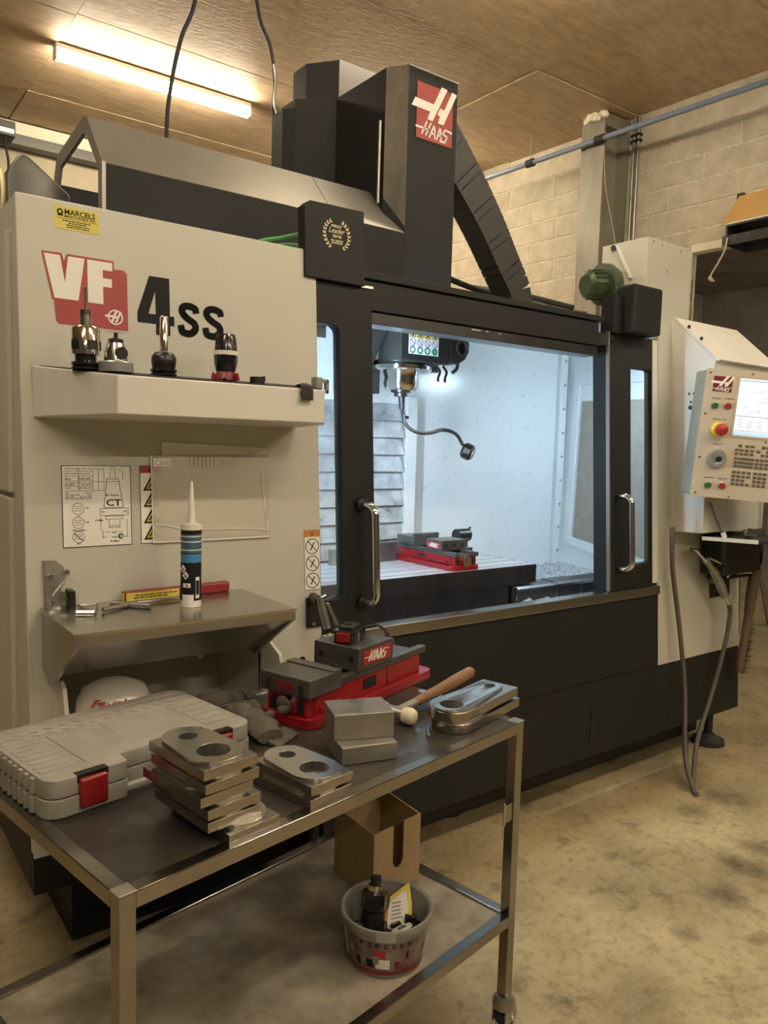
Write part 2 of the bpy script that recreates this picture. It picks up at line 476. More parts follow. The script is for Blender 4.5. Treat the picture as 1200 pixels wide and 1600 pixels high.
struct(MB().box(-4.2, -4, -6, 8, 0, 4.05).build('wall_left', 'shop_darkened'), 'side wall of the workshop on the left', 'wall')
struct(MB().box(-4, 13, -6.2, -6, 0, 4.05).build('wall_front', 'shop_darkened'), 'workshop wall behind the photographer', 'wall')
struct(MB().box(11, 11.2, -6, 8, 0, 4.05).build('wall_far_right', 'dark_room'), 'dark wall of the room beyond the passage', 'wall')
struct(MB().box(5.3, 13, -6, 8, 3.99, 4.02).build('ceiling_far', 'dark_room'), 'dark ceiling of the room beyond the passage', 'ceiling')
struct(MB().box(5.1, 11, 6.75, 6.95, 0, 4.05).build('wall_far_back', 'dark_room'), 'dark back wall of the room beyond the passage', 'wall')

# ceiling batten lamps in rows over the shop
def lamp(x0, y, label, L=1.327):
    t = thing('batten_lamp', label, 'lamp', (x0 + L/2, y, 3.90), 0, 'ceiling batten lamps')
    MB().box(x0, x0+L, y-0.035, y+0.035, 3.972, 4.0).build('housing', 'plastic_white', t, bevel=0.004)
    MB().prism([(y-0.032, 3.972), (y+0.032, 3.972), (y+0.033, 3.935), (y+0.018, 3.912), (y-0.018, 3.912), (y-0.033, 3.935)], x0+0.01, x0+L-0.01, 'x').build('diffuser', 'lamp_glow', t)
    for e in (x0, x0+L-0.01):
        MB().box(e, e+0.01, y-0.034, y+0.034, 3.910, 3.974).build('end_cap', 'plastic_white', t)
lamp(1.28, 5.25, 'glowing warm batten lamp on the chipboard ceiling')
lamp(3.1, 5.25, 'added batten lamp for the block wall, hidden behind the spindle tower')  # added to brighten the block wall, placed where the tower hides it
lamp(6.6, 0.6, 'added unseen batten lamp brightening the next room near the passage')  # added out of view to lift the black passage opening
lamp(8.2, 2.6, 'added unseen batten lamp brightening the next room further in')  # second unseen lamp added because the next room stayed too dark
for x0, n in ((-0.95, 'left of'), (1.85, 'straight above')): lamp(x0, 2.52, 'batten lamp overhead out of view ' + n + ' the machine')
for x0, n in ((-1.6, 'left of'), (1.28, 'straight above'), (3.45, 'right of')):
    lamp(x0, -0.2, 'batten lamp above the photographer, ' + n + ' the aisle')
    lamp(x0, -2.9, 'batten lamp behind the photographer, ' + n + ' the aisle')

# steel column on the block wall
t = thing('steel_column', 'dusty steel H-beam column standing against block wall', 'column', (4.72, 3.75, 0))
MB().box(4.574, 4.592, 3.65, 3.85, 0, 4.0).build('flange', 'column_steel', t)
MB().box(4.592, 4.84, 3.74, 3.76, 0, 4.0).build('web', 'column_steel', t)
MB().box(4.84, 4.862, 3.65, 3.85, 0, 4.0).build('flange', 'column_steel', t)
MB().box(4.59, 4.84, 3.66, 3.745, 3.90, 3.99).build('end_plate', 'column_steel', t)
MB().box(4.63, 4.65, 3.86, 3.90, 3.45, 3.58).build('bracket', 'black', t)
lump = MB()
for i in range(7):
    lump.lathe([(0, -0.03), (0.025, -0.02), (0.032, 0), (0.022, 0.022), (0, 0.03)], 8, Matrix.Translation((4.575+random.uniform(-.02, .02), 3.66+i*0.025, 3.96+random.uniform(-.02, .02))))
lump.build('foam', 'plaster_white', t, smooth=True)
# compressed air pipe slung from the ceiling
t = thing('air_pipe', 'long blue-grey compressed air pipe below the ceiling edge', 'pipe', (4.54, 3.66, 3.78))
MB().cyl((4.43, 6.70, 3.783), (4.67, 0.0, 3.788), 0.019, n=14).build('pipe', 'pipe_blue', t, smooth=True)
for y in (3.66, 4.295, 5.1, 1.8):
    x = 4.4995 - (y-4.806)*0.0358
    cl = MB().cyl((x+0.0014, y-0.035, 3.785), (x-0.0014, y+0.035, 3.785), 0.029, n=12).build('clamp', 'rubber', t, smooth=True)
    if y != 3.66: MB().cyl((x, y, 3.80), (x, y, 4.0), 0.004, n=6).build('hanger_rod', 'galvanised', cl)
    else: MB().box(x, 4.574, y-0.02, y+0.02, 3.77, 3.80).build('hanger_rod', 'galvanised', cl)
t = thing('conduit', 'pair of thin grey conduits running down the block wall', 'conduit', (4.85, 3.6, 2.0))
for dy in (0, -0.035):
    MB().cyl((4.850, 3.60+dy, 2.0), (4.850, 3.60+dy, 4.0), 0.011, n=10).build('tube', 'galvanised', t, smooth=True)
for z in (3.86, 3.82, 2.6): MB().box(4.835, 4.872, 3.545, 3.625, z, z+0.014).build('saddle', 'dark_steel', t)
tag(MB().sweep(bez([(4.545, 3.625, 3.74), (4.555, 3.60, 3.45), (4.59, 3.53, 3.10), (4.60, 3.50, 2.9), (4.70, 3.40, 2.2)]), 0.003, 6).build('string', 'plaster', smooth=True), 'thin pale cord hanging from the blue-grey pipe', 'cord')
# wall rack with cardboard
t = thing('wall_rack', 'black metal wall rack under the orange-brown cardboard', 'rack', (4.75, 2.0, 2.9))
MB().box(4.60, 4.87, 1.2, 2.70, 3.000, 3.012).build('shelf', 'black', t)
MB().box(4.598, 4.612, 1.2, 2.72, 2.885, 2.945).build('rail', 'dark_steel', t)
MB().box(4.84, 4.86, 1.2, 2.70, 2.885, 3.0).build('back', 'black', t)
for y in (1.25, 2.0, 2.69): MB().box(4.60, 4.86, y, y+0.012, 2.885, 3.0).build('bracket', 'black', t)
for y in (2.70, 2.55): MB().cyl((4.598, y, 2.93), (4.592, y, 2.93), 0.007, n=8).build('bolt', 'chrome', t)
t = thing('carton', 'orange-brown cardboard carton with sloping front on the wall rack', 'box', (4.72, 2.0, 3.012))
MB().hexa([(4.605, 2.73, 3.022), (4.605, 1.4, 3.022), (4.665, 1.4, 3.19), (4.665, 2.665, 3.19)], [(4.610, 2.73, 3.020), (4.610, 1.4, 3.020), (4.670, 1.4, 3.188), (4.670, 2.665, 3.188)]).build('flap', 'orange_card', t)
MB().box(4.67, 4.84, 1.4, 2.66, 3.013, 3.165).build('body', 'cardboard', t)
MB().box(4.603, 4.67, 1.4, 2.715, 3.013, 3.02).build('edge', 'white_print', t)
MB().box(4.70, 4.73, 2.66, 2.70, 3.10, 3.22).build('corner', 'black', t)
tag(MB().sweep(bez([(4.597, 2.685, 2.93), (4.58, 2.69, 2.85), (4.57, 2.72, 2.78), (4.565, 2.765, 2.70), (4.57, 2.74, 2.67)]), [0.006]*24+[0.012]*6+[0.007]*3, 6).build('tape_strip', 'plaster', smooth=True), 'torn pale tape strip dangling from the wall rack', 'tape')
# black speaker-like box under far ceiling
t = thing('ceiling_box', 'small black box with white label below the far ceiling', 'box', (1.2, 6.3, 3.74))
MB().box(1.02, 1.265, 6.30, 6.50, 3.745, 3.85).build('case', 'black', t, bevel=0.004)
MB().box(1.08, 1.255, 6.297, 6.30, 3.765, 3.795).build('label', 'white_print', t)
MB().cyl((1.1, 6.4, 3.85), (1.1, 6.4, 4.0), 0.02, n=10).build('mount', 'black', t)
MB().sweep(bez([(1.19, 6.32, 3.748), (1.20, 6.30, 3.65), (1.215, 6.30, 3.55), (1.20, 6.30, 3.42), (1.15, 6.3, 3.3)]), 0.010, 6).build('lead', 'black', t, smooth=True)
# cables hanging in front of the lamp
tag(MB().sweep(bez([(1.70, 4.0, 3.99), (1.655, 4.0, 3.80), (1.596, 4.0, 3.65), (1.545, 4.0, 3.415), (1.52, 4.0, 3.161), (1.51, 3.95, 2.6), (1.5, 3.9, 2.0)]), 0.011, 8).build('hanging_cable', 'rubber', smooth=True), 'black cable drooping in front of the glowing lamp', 'cable')
t = thing('hanging_cable', 'black cable with shiny twisted sleeve hanging beside the spindle tower', 'cable', (2.1, 4.0, 3.9))
MB().sweep(bez([(2.02, 4.0, 3.995), (2.05, 4.0, 3.88), (2.11, 4.0, 3.77), (2.14, 4.0, 3.60), (2.135, 4.0, 3.45), (2.165, 4.0, 3.35), (2.175, 4.0, 3.18), (2.18, 3.95, 2.6), (2.18, 3.9, 2.0)]), 0.010, 8).build('cable', 'rubber', t, smooth=True)
MB().sweep(bez([(2.128, 3.988, 3.68), (2.14, 3.986, 3.60), (2.132, 3.986, 3.48), (2.15, 3.986, 3.40), (2.17, 3.986, 3.33), (2.172, 3.986, 3.18)]), 0.008, 6).build('sleeve', 'galvanised', t, smooth=True)
# things in the next room
t = thing('work_stand', 'blurry grey metal stand on the floor beyond the machine', 'stand', (6.9, 3.75, 0))
for dx, dy in ((-0.2, -0.15), (0.2, -0.15), (-0.2, 0.15), (0.2, 0.15)):
    MB().cyl((6.9+dx*1.5, 3.75+dy*1.5, 0), (6.9+dx*0.6, 3.75+dy*0.6, 0.95), 0.028, n=8).build('leg', 'galvanised', t)
MB().box(6.7, 7.1, 3.6, 3.9, 0.94, 1.0).build('top', 'galvanised', t)
MB().lathe([(0.05, 0), (0.09, 0.05), (0.09, 0.2), (0.04, 0.26), (0, 0.27)], 16, Matrix.Translation((6.9, 3.75, 1.0))).build('head', 'chrome', t, smooth=True)

# ================================================================== THE MACHINE
KL = 0.068
MF = Matrix(((1, 0, 0, 0), (0, 1, KL, 2.2 - KL*0.95), (0, 0, 1, 0), (0, 0, 0, 1)))   # leaning front: (x, depth, z)
MD = MF @ Matrix(((1, 0, 0, 0), (0, 0, -1, 0), (0, 1, 0, 0), (0, 0, 0, 1)))           # (x, z, outward)
def fy(z): return 2.2 + KL*(z-0.95)
def dec(off=0.001): return MD @ Matrix.Translation((0, 0, off))
mc = thing('machining_center', 'large cream and charcoal milling machine with open sliding doors', 'machine', (2.27, 3.0, 0))

# the maker's mark, in the unit square of its red plate
MARK = [[(-.05,.70),(.46,.68),(.665,1.04),(.83,1.03),(.437,.37),(.293,.38),(.365,.53),(-.144,.54)],
        [(.964,1.02),(1.10,1.0),(.743,.363),(.587,.37),(.64,.51),(.569,.52),(.64,.655),(.754,.64)]]
WORD = [[(-.01,.20),(.22,.195)], [(.285,.33),(.15,.09)], [(.40,.33),(.265,.09)], [(.22,.195),(.33,.195)],
        [(.50,.33),(.365,.07)], [(.50,.33),(.515,.07)], [(.42,.15),(.51,.15)], [(.665,.33),(.57,.07)], [(.665,.33),(.69,.07)], [(.61,.15),(.68,.15)],
        [(.98,.27),(.80,.29),(.73,.20),(.86,.18),(.80,.06),(.66,.06)]]
def mark(parent, M, w, h, plate='red_print', name='logo_plate'):
    S = M @ Matrix.Diagonal((w, h, 1, 1))
    r = MB(S).prism([(0, 0), (1, 0), (1, 1), (0, 1)], 0, 0.0006).build(name, plate, parent)
    m = MB(S)
    for p in MARK: m.mesh(flat([p], 0.0005), Matrix.Translation((0, 0, 0.0007)))
    for s in WORD: m.stroke(s, 0.036, 0.0007, 0.0012)
    m.build('emblem', 'white_print', r, world=False)
def word(parent, M, w, h, name='word_plate', plate='red_print'):
    S = M @ Matrix.Diagonal((w, h, 1, 1))
    r = MB(S).prism([(0, 0), (1, 0), (1, 1), (0, 1)], 0, 0.0006).build(name, plate, parent, world=False)
    m = MB(S)
    for s in WORD: m.stroke([(0.04+0.92*x, 0.12+(y-0.06)*2.8) for x, y in s], 0.085, 0.0007, 0.0012)
    m.build('lettering', 'white_print', r, world=False)
    return r

# ---- left cream front panel with chute opening
lp = MB(dec(-0.03)).mesh(flat([[(0.455, 0.44), (1.39, 0.44), (1.39, 2.241), (0.455, 2.241)], [(0.530, 0.46), (1.16, 0.46), (1.16, 0.955), (0.530, 0.955)]], 0.03)).build('front_panel', 'cream', mc, bevel=0.004)
MB().hexa([(0.455, fy(0.55)+0.03, 0.55), (0.485, fy(0.55)+0.03, 0.55), (0.485, fy(2.2)+0.03, 2.236), (0.455, fy(2.2)+0.03, 2.236)],
          [(0.455, 4.1, 0.55), (0.485, 4.1, 0.55), (0.485, 4.1, 2.2), (0.455, 4.1, 2.2)]).build('side_panel', 'cream', mc)
MB().box(0.440, 0.456, 2.34, 4.1, 0.58, 1.42).build('side_panel', 'cream', mc, bevel=0.004)
MB().box(0.440, 0.456, 2.34, 4.1, 1.435, 2.15).build('side_panel', 'cream', mc, bevel=0.004)
MB(dec(-0.032)).mesh(flat([[(0.455, 0.34), (1.39, 0.34), (1.39, 0.455), (0.455, 0.455)]], 0.03)).build('skirt', 'charcoal', mc)
MB().box(0.455, 0.49, 2.2, 4.1, 0.34, 0.548).build('skirt', 'charcoal', mc)

# ---- chute recess below the shelf
ch = MB()
ch.hexa([(0.53, 2.21, 0.955), (1.16, 2.21, 0.955), (1.16, 2.21, 0.46), (0.53, 2.21, 0.46)], [(0.53, 2.62, 0.955), (1.16, 2.62, 0.955), (1.16, 2.40, 0.46), (0.53, 2.40, 0.46)])
ch.f = [f for i, f in enumerate(ch.f) if i != 0]
cho = ch.build('chute', 'cream', mc)
for x in (0.515, 1.163):
    MB().prism([(2.20, 0.975), (2.09, 0.93), (1.985, 0.62), (1.985, 0.46), (2.20, 0.46)], x, x+0.012, 'x').build('chute_cheek', 'cream_white', mc, bevel=0.002)
MB().box(0.527, 1.163, 1.985, 2.20, 0.455, 0.47).build('chute_lip', 'black', mc)
for x, z in ((1.08, 0.84), (1.10, 0.60)): MB().cyl((x, 2.56, z), (x, 2.50, z), 0.011, n=10).build('bolt', 'chrome', mc, smooth=True)

# ---- stainless folding shelf
sh = MB()
sh.box(0.488, 1.09, 1.868, fy(1.12)-0.001, 1.122, 1.128)
sh.box(0.488, 1.09, 1.865, 1.869, 1.095, 1.128)
so = sh.build('shelf', 'stainless', mc, bevel=0.0015)
MB().box(0.486, 1.092, 1.8625, 1.866, 1.122, 1.1295).build('shelf_edge', 'stainless_edge', mc)
for x in (0.490, 1.078):
    MB().prism([(1.87, 1.122), (2.20, 1.122), (2.195, 0.965), (2.09, 0.945), (1.872, 1.092)], x, x+0.010, 'x').build('shelf_gusset', 'stainless', mc)
MB().hexa([(0.50, 1.875, 1.094), (1.078, 1.875, 1.094), (1.078, 2.10, 0.965), (0.50, 2.10, 0.965)], [(0.50, 1.880, 1.098), (1.078, 1.880, 1.098), (1.078, 2.105, 0.970), (0.50, 2.105, 0.970)]).build('shelf_underside', 'stainless', mc)
# latch plate left of the shelf
la = MB(MF).prism([(0.500, 0.96), (0.543, 0.96), (0.543, 1.19), (0.555, 1.205), (0.555, 1.235), (0.530, 1.258), (0.500, 1.258)], -0.012, -0.002, 'y').build('latch', 'galvanised', mc, bevel=0.001)
MB(MF).box(0.556, 0.570, -0.05, -0.002, 1.03, 1.175).build('latch_arm', 'dark_steel', la, world=False)
for x, z in ((0.512, 1.215), (0.555, 1.225), (0.512, 1.145), (0.530, 1.125), (0.512, 1.085), (0.545, 1.165), (0.56, 1.15), (0.53, 1.05)):
    MB(MF).cyl((x, -0.03, z), (x, -0.008, z), 0.007, n=10).build('bolt', 'chrome', la, smooth=True, world=False)
MB(MF).cyl((0.515, -0.032, 1.165), (0.545, -0.032, 1.20), 0.004, n=8).build('spring', 'galvanised', la, smooth=True, world=False)
tri = [(0.578, 2.165, 1.134), (0.628, 2.165, 1.134), (0.585, 2.03, 1.134)]
MB().sweep(tri+[tri[0]], 0.0035, 6).build('ring', 'galvanised', la, world=False)
MB().cyl((0.545, 2.06, 1.136), (0.585, 2.04, 1.136), 0.010, n=10).build('knob', 'chrome', la, smooth=True, world=False)

# ---- tool tray on the cream panel
tw = fy(1.72) - 0.001
pl_ = [(0.484, tw), (0.503, 2.20), (0.630, 1.99), (1.250, 1.99), (1.300, 2.07), (1.300, tw)]
zt_ = [1.784, 1.778, 1.756, 1.756, 1.765, 1.784]
zb_ = [1.645, 1.648, 1.657, 1.657, 1.654, 1.645]
to = MB().hexa([(p[0], p[1], b) for p, b in zip(pl_, zb_)], [(p[0], p[1], a) for p, a in zip(pl_, zt_)]).build('tool_tray', 'cream_white', mc, bevel=0.003)
MB().hexa([(0.50, 2.24, 1.7815), (0.515, 2.20, 1.778), (0.637, 2.0, 1.757), (1.245, 2.0, 1.757), (1.29, 2.075, 1.765), (1.29, 2.24, 1.7815)],
          [(0.50, 2.24, 1.7845), (0.515, 2.20, 1.781), (0.637, 2.0, 1.760), (1.245, 2.0, 1.760), (1.29, 2.075, 1.768), (1.29, 2.24, 1.7845)]).build('tray_mat', 'rubber', to, world=False)
tb = MB()
tb.box(1.262, 1.285, 2.06, 2.09, 1.745, 1.80); tb.box(1.285, 1.312, 2.066, 2.084, 1.785, 1.795); tb.box(1.285, 1.312, 2.066, 2.084, 1.752, 1.762); tb.box(1.304, 1.312, 2.066, 2.084, 1.752, 1.795)
tb.build('clip', 'galvanised', to, world=False)

# ---- print on the cream panel
red = [(0.517,2.096),(0.569,2.097),(0.575,2.076),(0.583,2.097),(0.711,2.097),(0.711,2.075),(0.739,2.075),(0.748,2.066),(0.748,1.904),(0.558,1.904),(0.551,1.911),(0.547,1.968),(0.542,1.969)]
dl = MB(dec(0.0005)).mesh(flat([red], 0.0008)).build('model_badge', 'red_print', mc)
wh = MB(dec(0.0015))
wh.mesh(flat([[(0.523,2.091),(0.565,2.091),(0.576,2.018),(0.586,2.091),(0.630,2.091),(0.611,1.973),(0.548,1.973)]], 0.0006))
wh.mesh(flat([[(0.637,2.091),(0.706,2.091),(0.706,2.068),(0.679,2.068),(0.679,2.045),(0.704,2.045),(0.704,2.021),(0.679,2.021),(0.679,1.972),(0.637,1.972)]], 0.0006))
wh.mesh(flat([circ(0.712, 1.939, 0.0215, 28), circ(0.712, 1.939, 0.0175, 28)], 0.0006))
wh.mesh(flat([[(0.683,1.944),(0.706,1.944),(0.712,1.956),(0.718,1.956),(0.705,1.924),(0.699,1.924),(0.704,1.938),(0.683,1.938)]], 0.0006))
wh.mesh(flat([[(0.724,1.956),(0.730,1.956),(0.716,1.924),(0.710,1.924),(0.715,1.936),(0.710,1.936),(0.713,1.942),(0.718,1.942)]], 0.0006))
wh.build('lettering', 'white_print', dl, world=False)
bl_ = MB(dec(0.0005))
bl_.mesh(flat([[(0.813,2.072),(0.874,2.072),(0.874,1.961),(0.887,1.961),(0.887,1.933),(0.874,1.933),(0.874,1.903),(0.831,1.903),(0.831,1.934),(0.776,1.934),(0.776,1.962)], [(0.830,2.030),(0.809,1.962),(0.831,1.962)]], 0.0008))
for a, b in ((0.897, 0.966), (0.976, 1.047)):
    cx = (a+b)/2; w2 = (b-a)/2
    pts = [(b-0.010, 1.985), (b-0.013, 1.993), (cx+0.006, 1.9985), (cx-0.012, 1.996), (a+0.015, 1.985), (a+0.020, 1.972), (cx, 1.960), (b-0.017, 1.949), (b-0.012, 1.935), (b-0.020, 1.922), (cx, 1.916), (a+0.016, 1.920), (a+0.011, 1.934)]
    bl_.stroke([tuple(p[:2]) for p in bez([(x, y, 0) for x, y in pts], 4)], 0.021, 0, 0.0008)
bl_.build('model_number', 'black_print', mc)
# yellow dealer sticker
st = MB(dec(0.0005)).box(0.553, 0.672, 2.163, 2.226, 0, 0.0008).build('dealer_sticker', 'yellow_print', mc)
tx = MB(dec(0.0014))
tx.mesh(textmesh('MARCELS', 0.580, 2.204, 0.662, 2.219, 0.0004, 0.02))
tx.mesh(textmesh('MASCHINEN AG', 0.580, 2.196, 0.662, 2.203, 0.0004, 0.02))
tx.box(0.560, 0.668, 2.1925, 2.1935, 0, 0.0004)
tx.mesh(flat([circ(0.568, 2.2095, 0.0085, 16), circ(0.568, 2.2095, 0.004, 16)], 0.0004)); tx.box(0.561, 0.576, 2.1985, 2.2025, 0, 0.0004)
for k, (a, b) in enumerate(((0.574, 0.650), (0.590, 0.638), (0.584, 0.645), (0.584, 0.645))):
    z = 2.186 - k*0.0056
    x = a
    while x < b:
        l = random.uniform(0.004, 0.011); tx.box(x, min(x+l, b), z, z+0.0026, 0, 0.0004); x += l+0.0015
tx.build('lettering', 'black_print', st, world=False)
# taper chart sticker
ct = MB(dec(0.0005)).box(0.553, 0.745, 1.287, 1.516, 0, 0.0008).build('taper_chart', 'white_print', mc)
c2 = MB(dec(0.0014))
def CT(u, v): return (0.553+0.192*u, 1.516-0.229*v)
def cst(pts, w=0.0011): c2.stroke([CT(*p) for p in pts], w, 0, 0.0004)
cst([(0.005,0.004),(0.995,0.004),(0.995,0.996),(0.005,0.996),(0.005,0.004)], 0.0018)
for v in (0.07, 0.13, 0.19, 0.25, 0.31): cst([(0.03, v), (0.44, v)])
cst([(0.44,0.04),(0.60,0.04),(0.60,0.31),(0.44,0.31),(0.44,0.04)]); cst([(0.52,0.04),(0.52,0.31)]); cst([(0.44,0.2),(0.60,0.2)]); cst([(0.24, 0.04), (0.24, 0.31)])
for v in (0.04, 0.10, 0.155, 0.17, 0.215, 0.235, 0.275, 0.335, 0.36, 0.385, 0.405):
    u = 0.05
    while u < 0.42:
        l = random.uniform(0.03, 0.09)
        if random.random() < 0.85: cst([(u, v), (min(u+l, 0.42), v)], 0.0017)
        u += l+0.02
cst([(0.69,0.16),(0.70,0.05),(0.72,0.02),(0.74,0.02),(0.76,0.05),(0.77,0.16)])
cst([(0.645,0.165),(0.815,0.165),(0.88,0.525),(0.59,0.525),(0.645,0.165)], 0.0015); cst([(0.63, 0.20), (0.83, 0.20)])
cst([(0.53,0.535),(0.95,0.535),(0.95,0.565),(0.88,0.575),(0.95,0.59),(0.95,0.62),(0.53,0.62),(0.53,0.59),(0.60,0.575),(0.53,0.565),(0.53,0.535)])
cst([(0.61,0.63),(0.87,0.63),(0.87,0.67),(0.61,0.67),(0.61,0.63)]); cst([(0.66,0.68),(0.66,0.77),(0.82,0.77),(0.82,0.68)]); cst([(0.66,0.77),(0.74,0.74),(0.82,0.77)])
cst([(0.54,0.64),(0.54,0.80)]); cst([(0.93,0.68),(0.93,0.90)]); cst([(0.57, 0.80), (0.57, 0.90)]); cst([(0.60,0.83),(0.68,0.83)]); cst([(0.80,0.83),(0.86,0.83)]); cst([(0.56,0.89),(0.62,0.89)]); cst([(0.86,0.89),(0.93,0.89)])
cst([(0.88,0.07),(0.88,0.18)]); cst([(0.80,0.05),(0.86,0.05)])
for (u, v, s, wd_, h_) in ((0.63,0.505,'CT',0.22,0.085),(0.61,0.385,'40 Taper',0.21,0.028),(0.46,0.69,'A Max',0.12,0.026),(0.70,0.845,'A D',0.07,0.024),(0.70,0.905,'= D',0.08,0.024),(0.68,0.955,'B Max',0.13,0.024),(0.20,0.635,'CT',0.05,0.022),(0.14,0.805,'DIN 69871',0.18,0.024),(0.20,0.965,'BT',0.06,0.025),(0.32,0.53,'OK',0.06,0.02),(0.32,0.705,'OK',0.06,0.02)):
    x, z = CT(u, v)
    c2.mesh(textmesh(s, x, z, x+0.192*wd_, z+0.229*h_, 0.0004, 0.02))
for v in (0.53, 0.70, 0.875):
    x, z = CT(0.22, v)
    c2.mesh(flat([circ(x, z, 0.0165, 22), circ(x, z, 0.0152, 22)], 0.0004))
    for q in (-0.006, 0, 0.006): c2.box(x-0.011, x+0.011, z+q, z+q+0.0012, 0, 0.0004)
x, z = CT(0.22, 0.875); c2.stroke([(x-0.011, z+0.011), (x+0.011, z-0.011)], 0.002, 0, 0.0004)
x, z = CT(0.83, 0.885); c2.mesh(flat([circ(x, z, 0.008, 16), circ(x+0.001, z, 0.005, 16)], 0.0004)); c2.stroke([(x-0.004, z-0.006), (x+0.003, z+0.004)], 0.002, 0, 0.0004)
c2.build('diagram', 'black_print', ct, world=False)
# warning strips
def triangle(b, x, z, s): b.mesh(flat([[(x-s, z-s*0.8), (x+s, z-s*0.8), (x, z+s*0.9)], [(x-s*0.62, z-s*0.58), (x+s*0.62, z-s*0.58), (x, z+s*0.52)]], 0.0004))
ws = MB(dec(0.0005)).box(0.771, 0.838, 1.287, 1.517, 0, 0.0006).build('warning_strip', 'white_print', mc)
MB(dec(0.0012)).box(0.772, 0.837, 1.495, 1.516, 0, 0.0004).build('header', 'red_print', ws, world=False)
kk = MB(dec(0.0012)); yy = MB(dec(0.0010))
kk.stroke([(0.772, 1.288), (0.837, 1.288), (0.837, 1.516), (0.772, 1.516), (0.772, 1.288)], 0.0016, 0, 0.0004)
for i in range(4):
    z = 1.462-i*0.048
    triangle(kk, 0.804, z, 0.024); kk.stroke([(0.797, z-0.01), (0.806, z+0.002), (0.812, z-0.012)], 0.004, 0, 0.0004)
    yy.mesh(flat([[(0.780, z-0.019), (0.828, z-0.019), (0.804, z+0.0216)]], 0.0003))
kk.build('symbol', 'black_print', ws, world=False); yy.build('triangle', 'yellow_print', ws, world=False)
ps = MB(dec(0.0005)).box(1.324, 1.389, 1.099, 1.303, 0, 0.0006).build('prohibition_strip', 'white_print', mc)
MB(dec(0.0012)).box(1.325, 1.388, 1.279, 1.302, 0, 0.0004).build('header', 'orange_print', ps, world=False)
kk = MB(dec(0.0012))
kk.stroke([(1.325, 1.100), (1.388, 1.100), (1.388, 1.302), (1.325, 1.302), (1.325, 1.100)], 0.0012, 0, 0.0004)
kk.mesh(flat([[(1.351, 1.286), (1.361, 1.286), (1.356, 1.296)]], 0.0006))
for i in range(3):
    z = 1.247-i*0.058
    kk.mesh(flat([circ(1.3565, z, 0.0265, 28), circ(1.3565, z, 0.0240, 28)], 0.0004)); kk.stroke([(1.339, z+0.018), (1.374, z-0.018)], 0.0028, 0, 0.0004)
    kk.stroke([(1.350, z-0.012), (1.357, z+0.002), (1.364, z+0.012)], 0.004, 0, 0.0004)
kk.build('symbol', 'black_print', ps, world=False)

# ---- sliding doors
def rect(x0, x1, z0, z1): return [(x0, z0), (x1, z0), (x1, z1), (x0, z1)]
dL = MB(dec(-0.055)).mesh(flat([rect(0.70, 1.627, 0.943, 2.150), rrect(0.80, 1.487, 1.055, 2.005, 0.03)], 0.045)).build('door', 'charcoal', mc, bevel=0.003)
MB(dec(-0.040)).mesh(flat([rrect(0.796, 1.491, 1.051, 2.009, 0.03)], 0.006)).build('pane', 'door_glass', dL, world=False)
MB(dec(-0.012)).box(1.53, 1.632, 2.149, 2.158, -0.03, 0.006).build('door_cap', 'stainless_edge', dL, world=False)
def handle(x, z0, z1, par, s=1):
    pts = [(x, -0.004, z0)]
    for k in range(7):
        a = PI/2*k/6; pts.append((x+s*0.035*math.sin(a)*0.3, -0.03-0.04*math.sin(a), z0+0.035*(1-math.cos(a))))
    for k in range(7):
        a = PI/2*k/6; pts.append((x+s*0.035*math.cos(a)*0.3, -0.03-0.04*math.cos(a), z1-0.035+0.035*math.sin(a)))
    pts.append((x, -0.004, z1))
    return MB(MF).sweep(pts, 0.0145, 14).build('handle', 'chrome', par, smooth=True, world=False)
handle(1.562, 1.040, 1.385, dL)
MB(MF).cyl((1.562, -0.012, 1.040), (1.562, 0.0, 1.040), 0.024, n=16).build('handle_foot', 'black', dL, smooth=True, world=False)
MB(MF).cyl((1.562, -0.012, 1.385), (1.562, 0.0, 1.385), 0.024, n=16).build('handle_foot', 'black', dL, smooth=True, world=False)
dR = MB(dec(-0.05)).mesh(flat([rect(2.995, 3.342, 0.943, 2.145), rrect(3.135, 3.302, 1.056, 1.992, 0.012)], 0.045)).build('door', 'charcoal', mc, bevel=0.003)
MB(dec(-0.030)).mesh(flat([rrect(3.131, 3.306, 1.052, 1.996, 0.012)], 0.006)).build('pane', 'door_glass', dR, world=False)
MB(dec(-0.014)).box(3.304, 3.344, 0.955, 2.14, -0.02, 0.012).build('door_edge', 'cream_white', dR, world=False)
MB(MF).box(2.960, 2.996, 0.0, 0.09, 0.945, 2.145).build('door_stile', 'charcoal', dR, bevel=0.003, world=False)
MB(MF).box(2.958, 2.966, -0.003, 0.014, 0.945, 2.145).build('door_edge', 'hood_grey', dR, world=False)
MB().box(2.950, 2.957, 2.27, 2.56, 2.082, 2.138).build('hanger_plate', 'hood_grey', dR, world=False)
for z in (2.10, 1.60, 1.16): MB(MF).cyl((2.985, -0.002, z), (2.985, -0.012, z), 0.006, n=10).build('screw', 'dark_steel', dR, world=False)
handle(3.025, 1.050, 1.390, dR)

# ---- header rails over the opening
MB(MF).box(1.40, 2.905, 0.012, 0.10, 2.075, 2.178).build('header_beam', 'charcoal', mc, bevel=0.002)
MB(MF).box(1.40, 2.93, 0.000, 0.10, 2.183, 2.208).build('header_cap', 'charcoal', mc, bevel=0.002)
MB(MF).box(1.40, 2.905, 0.020, 0.11, 2.028, 2.070).build('header_track', 'interior_dark', mc, bevel=0.002)
for x, z in ((2.12, 2.060), (2.2, 2.060), (2.27, 2.058), (2.62, 2.062)): MB(MF).box(x, x+(0.05 if x < 2.15 else 0.012), 0.0185, 0.021, z, z+0.005).build('scratch', 'stainless_edge', mc)
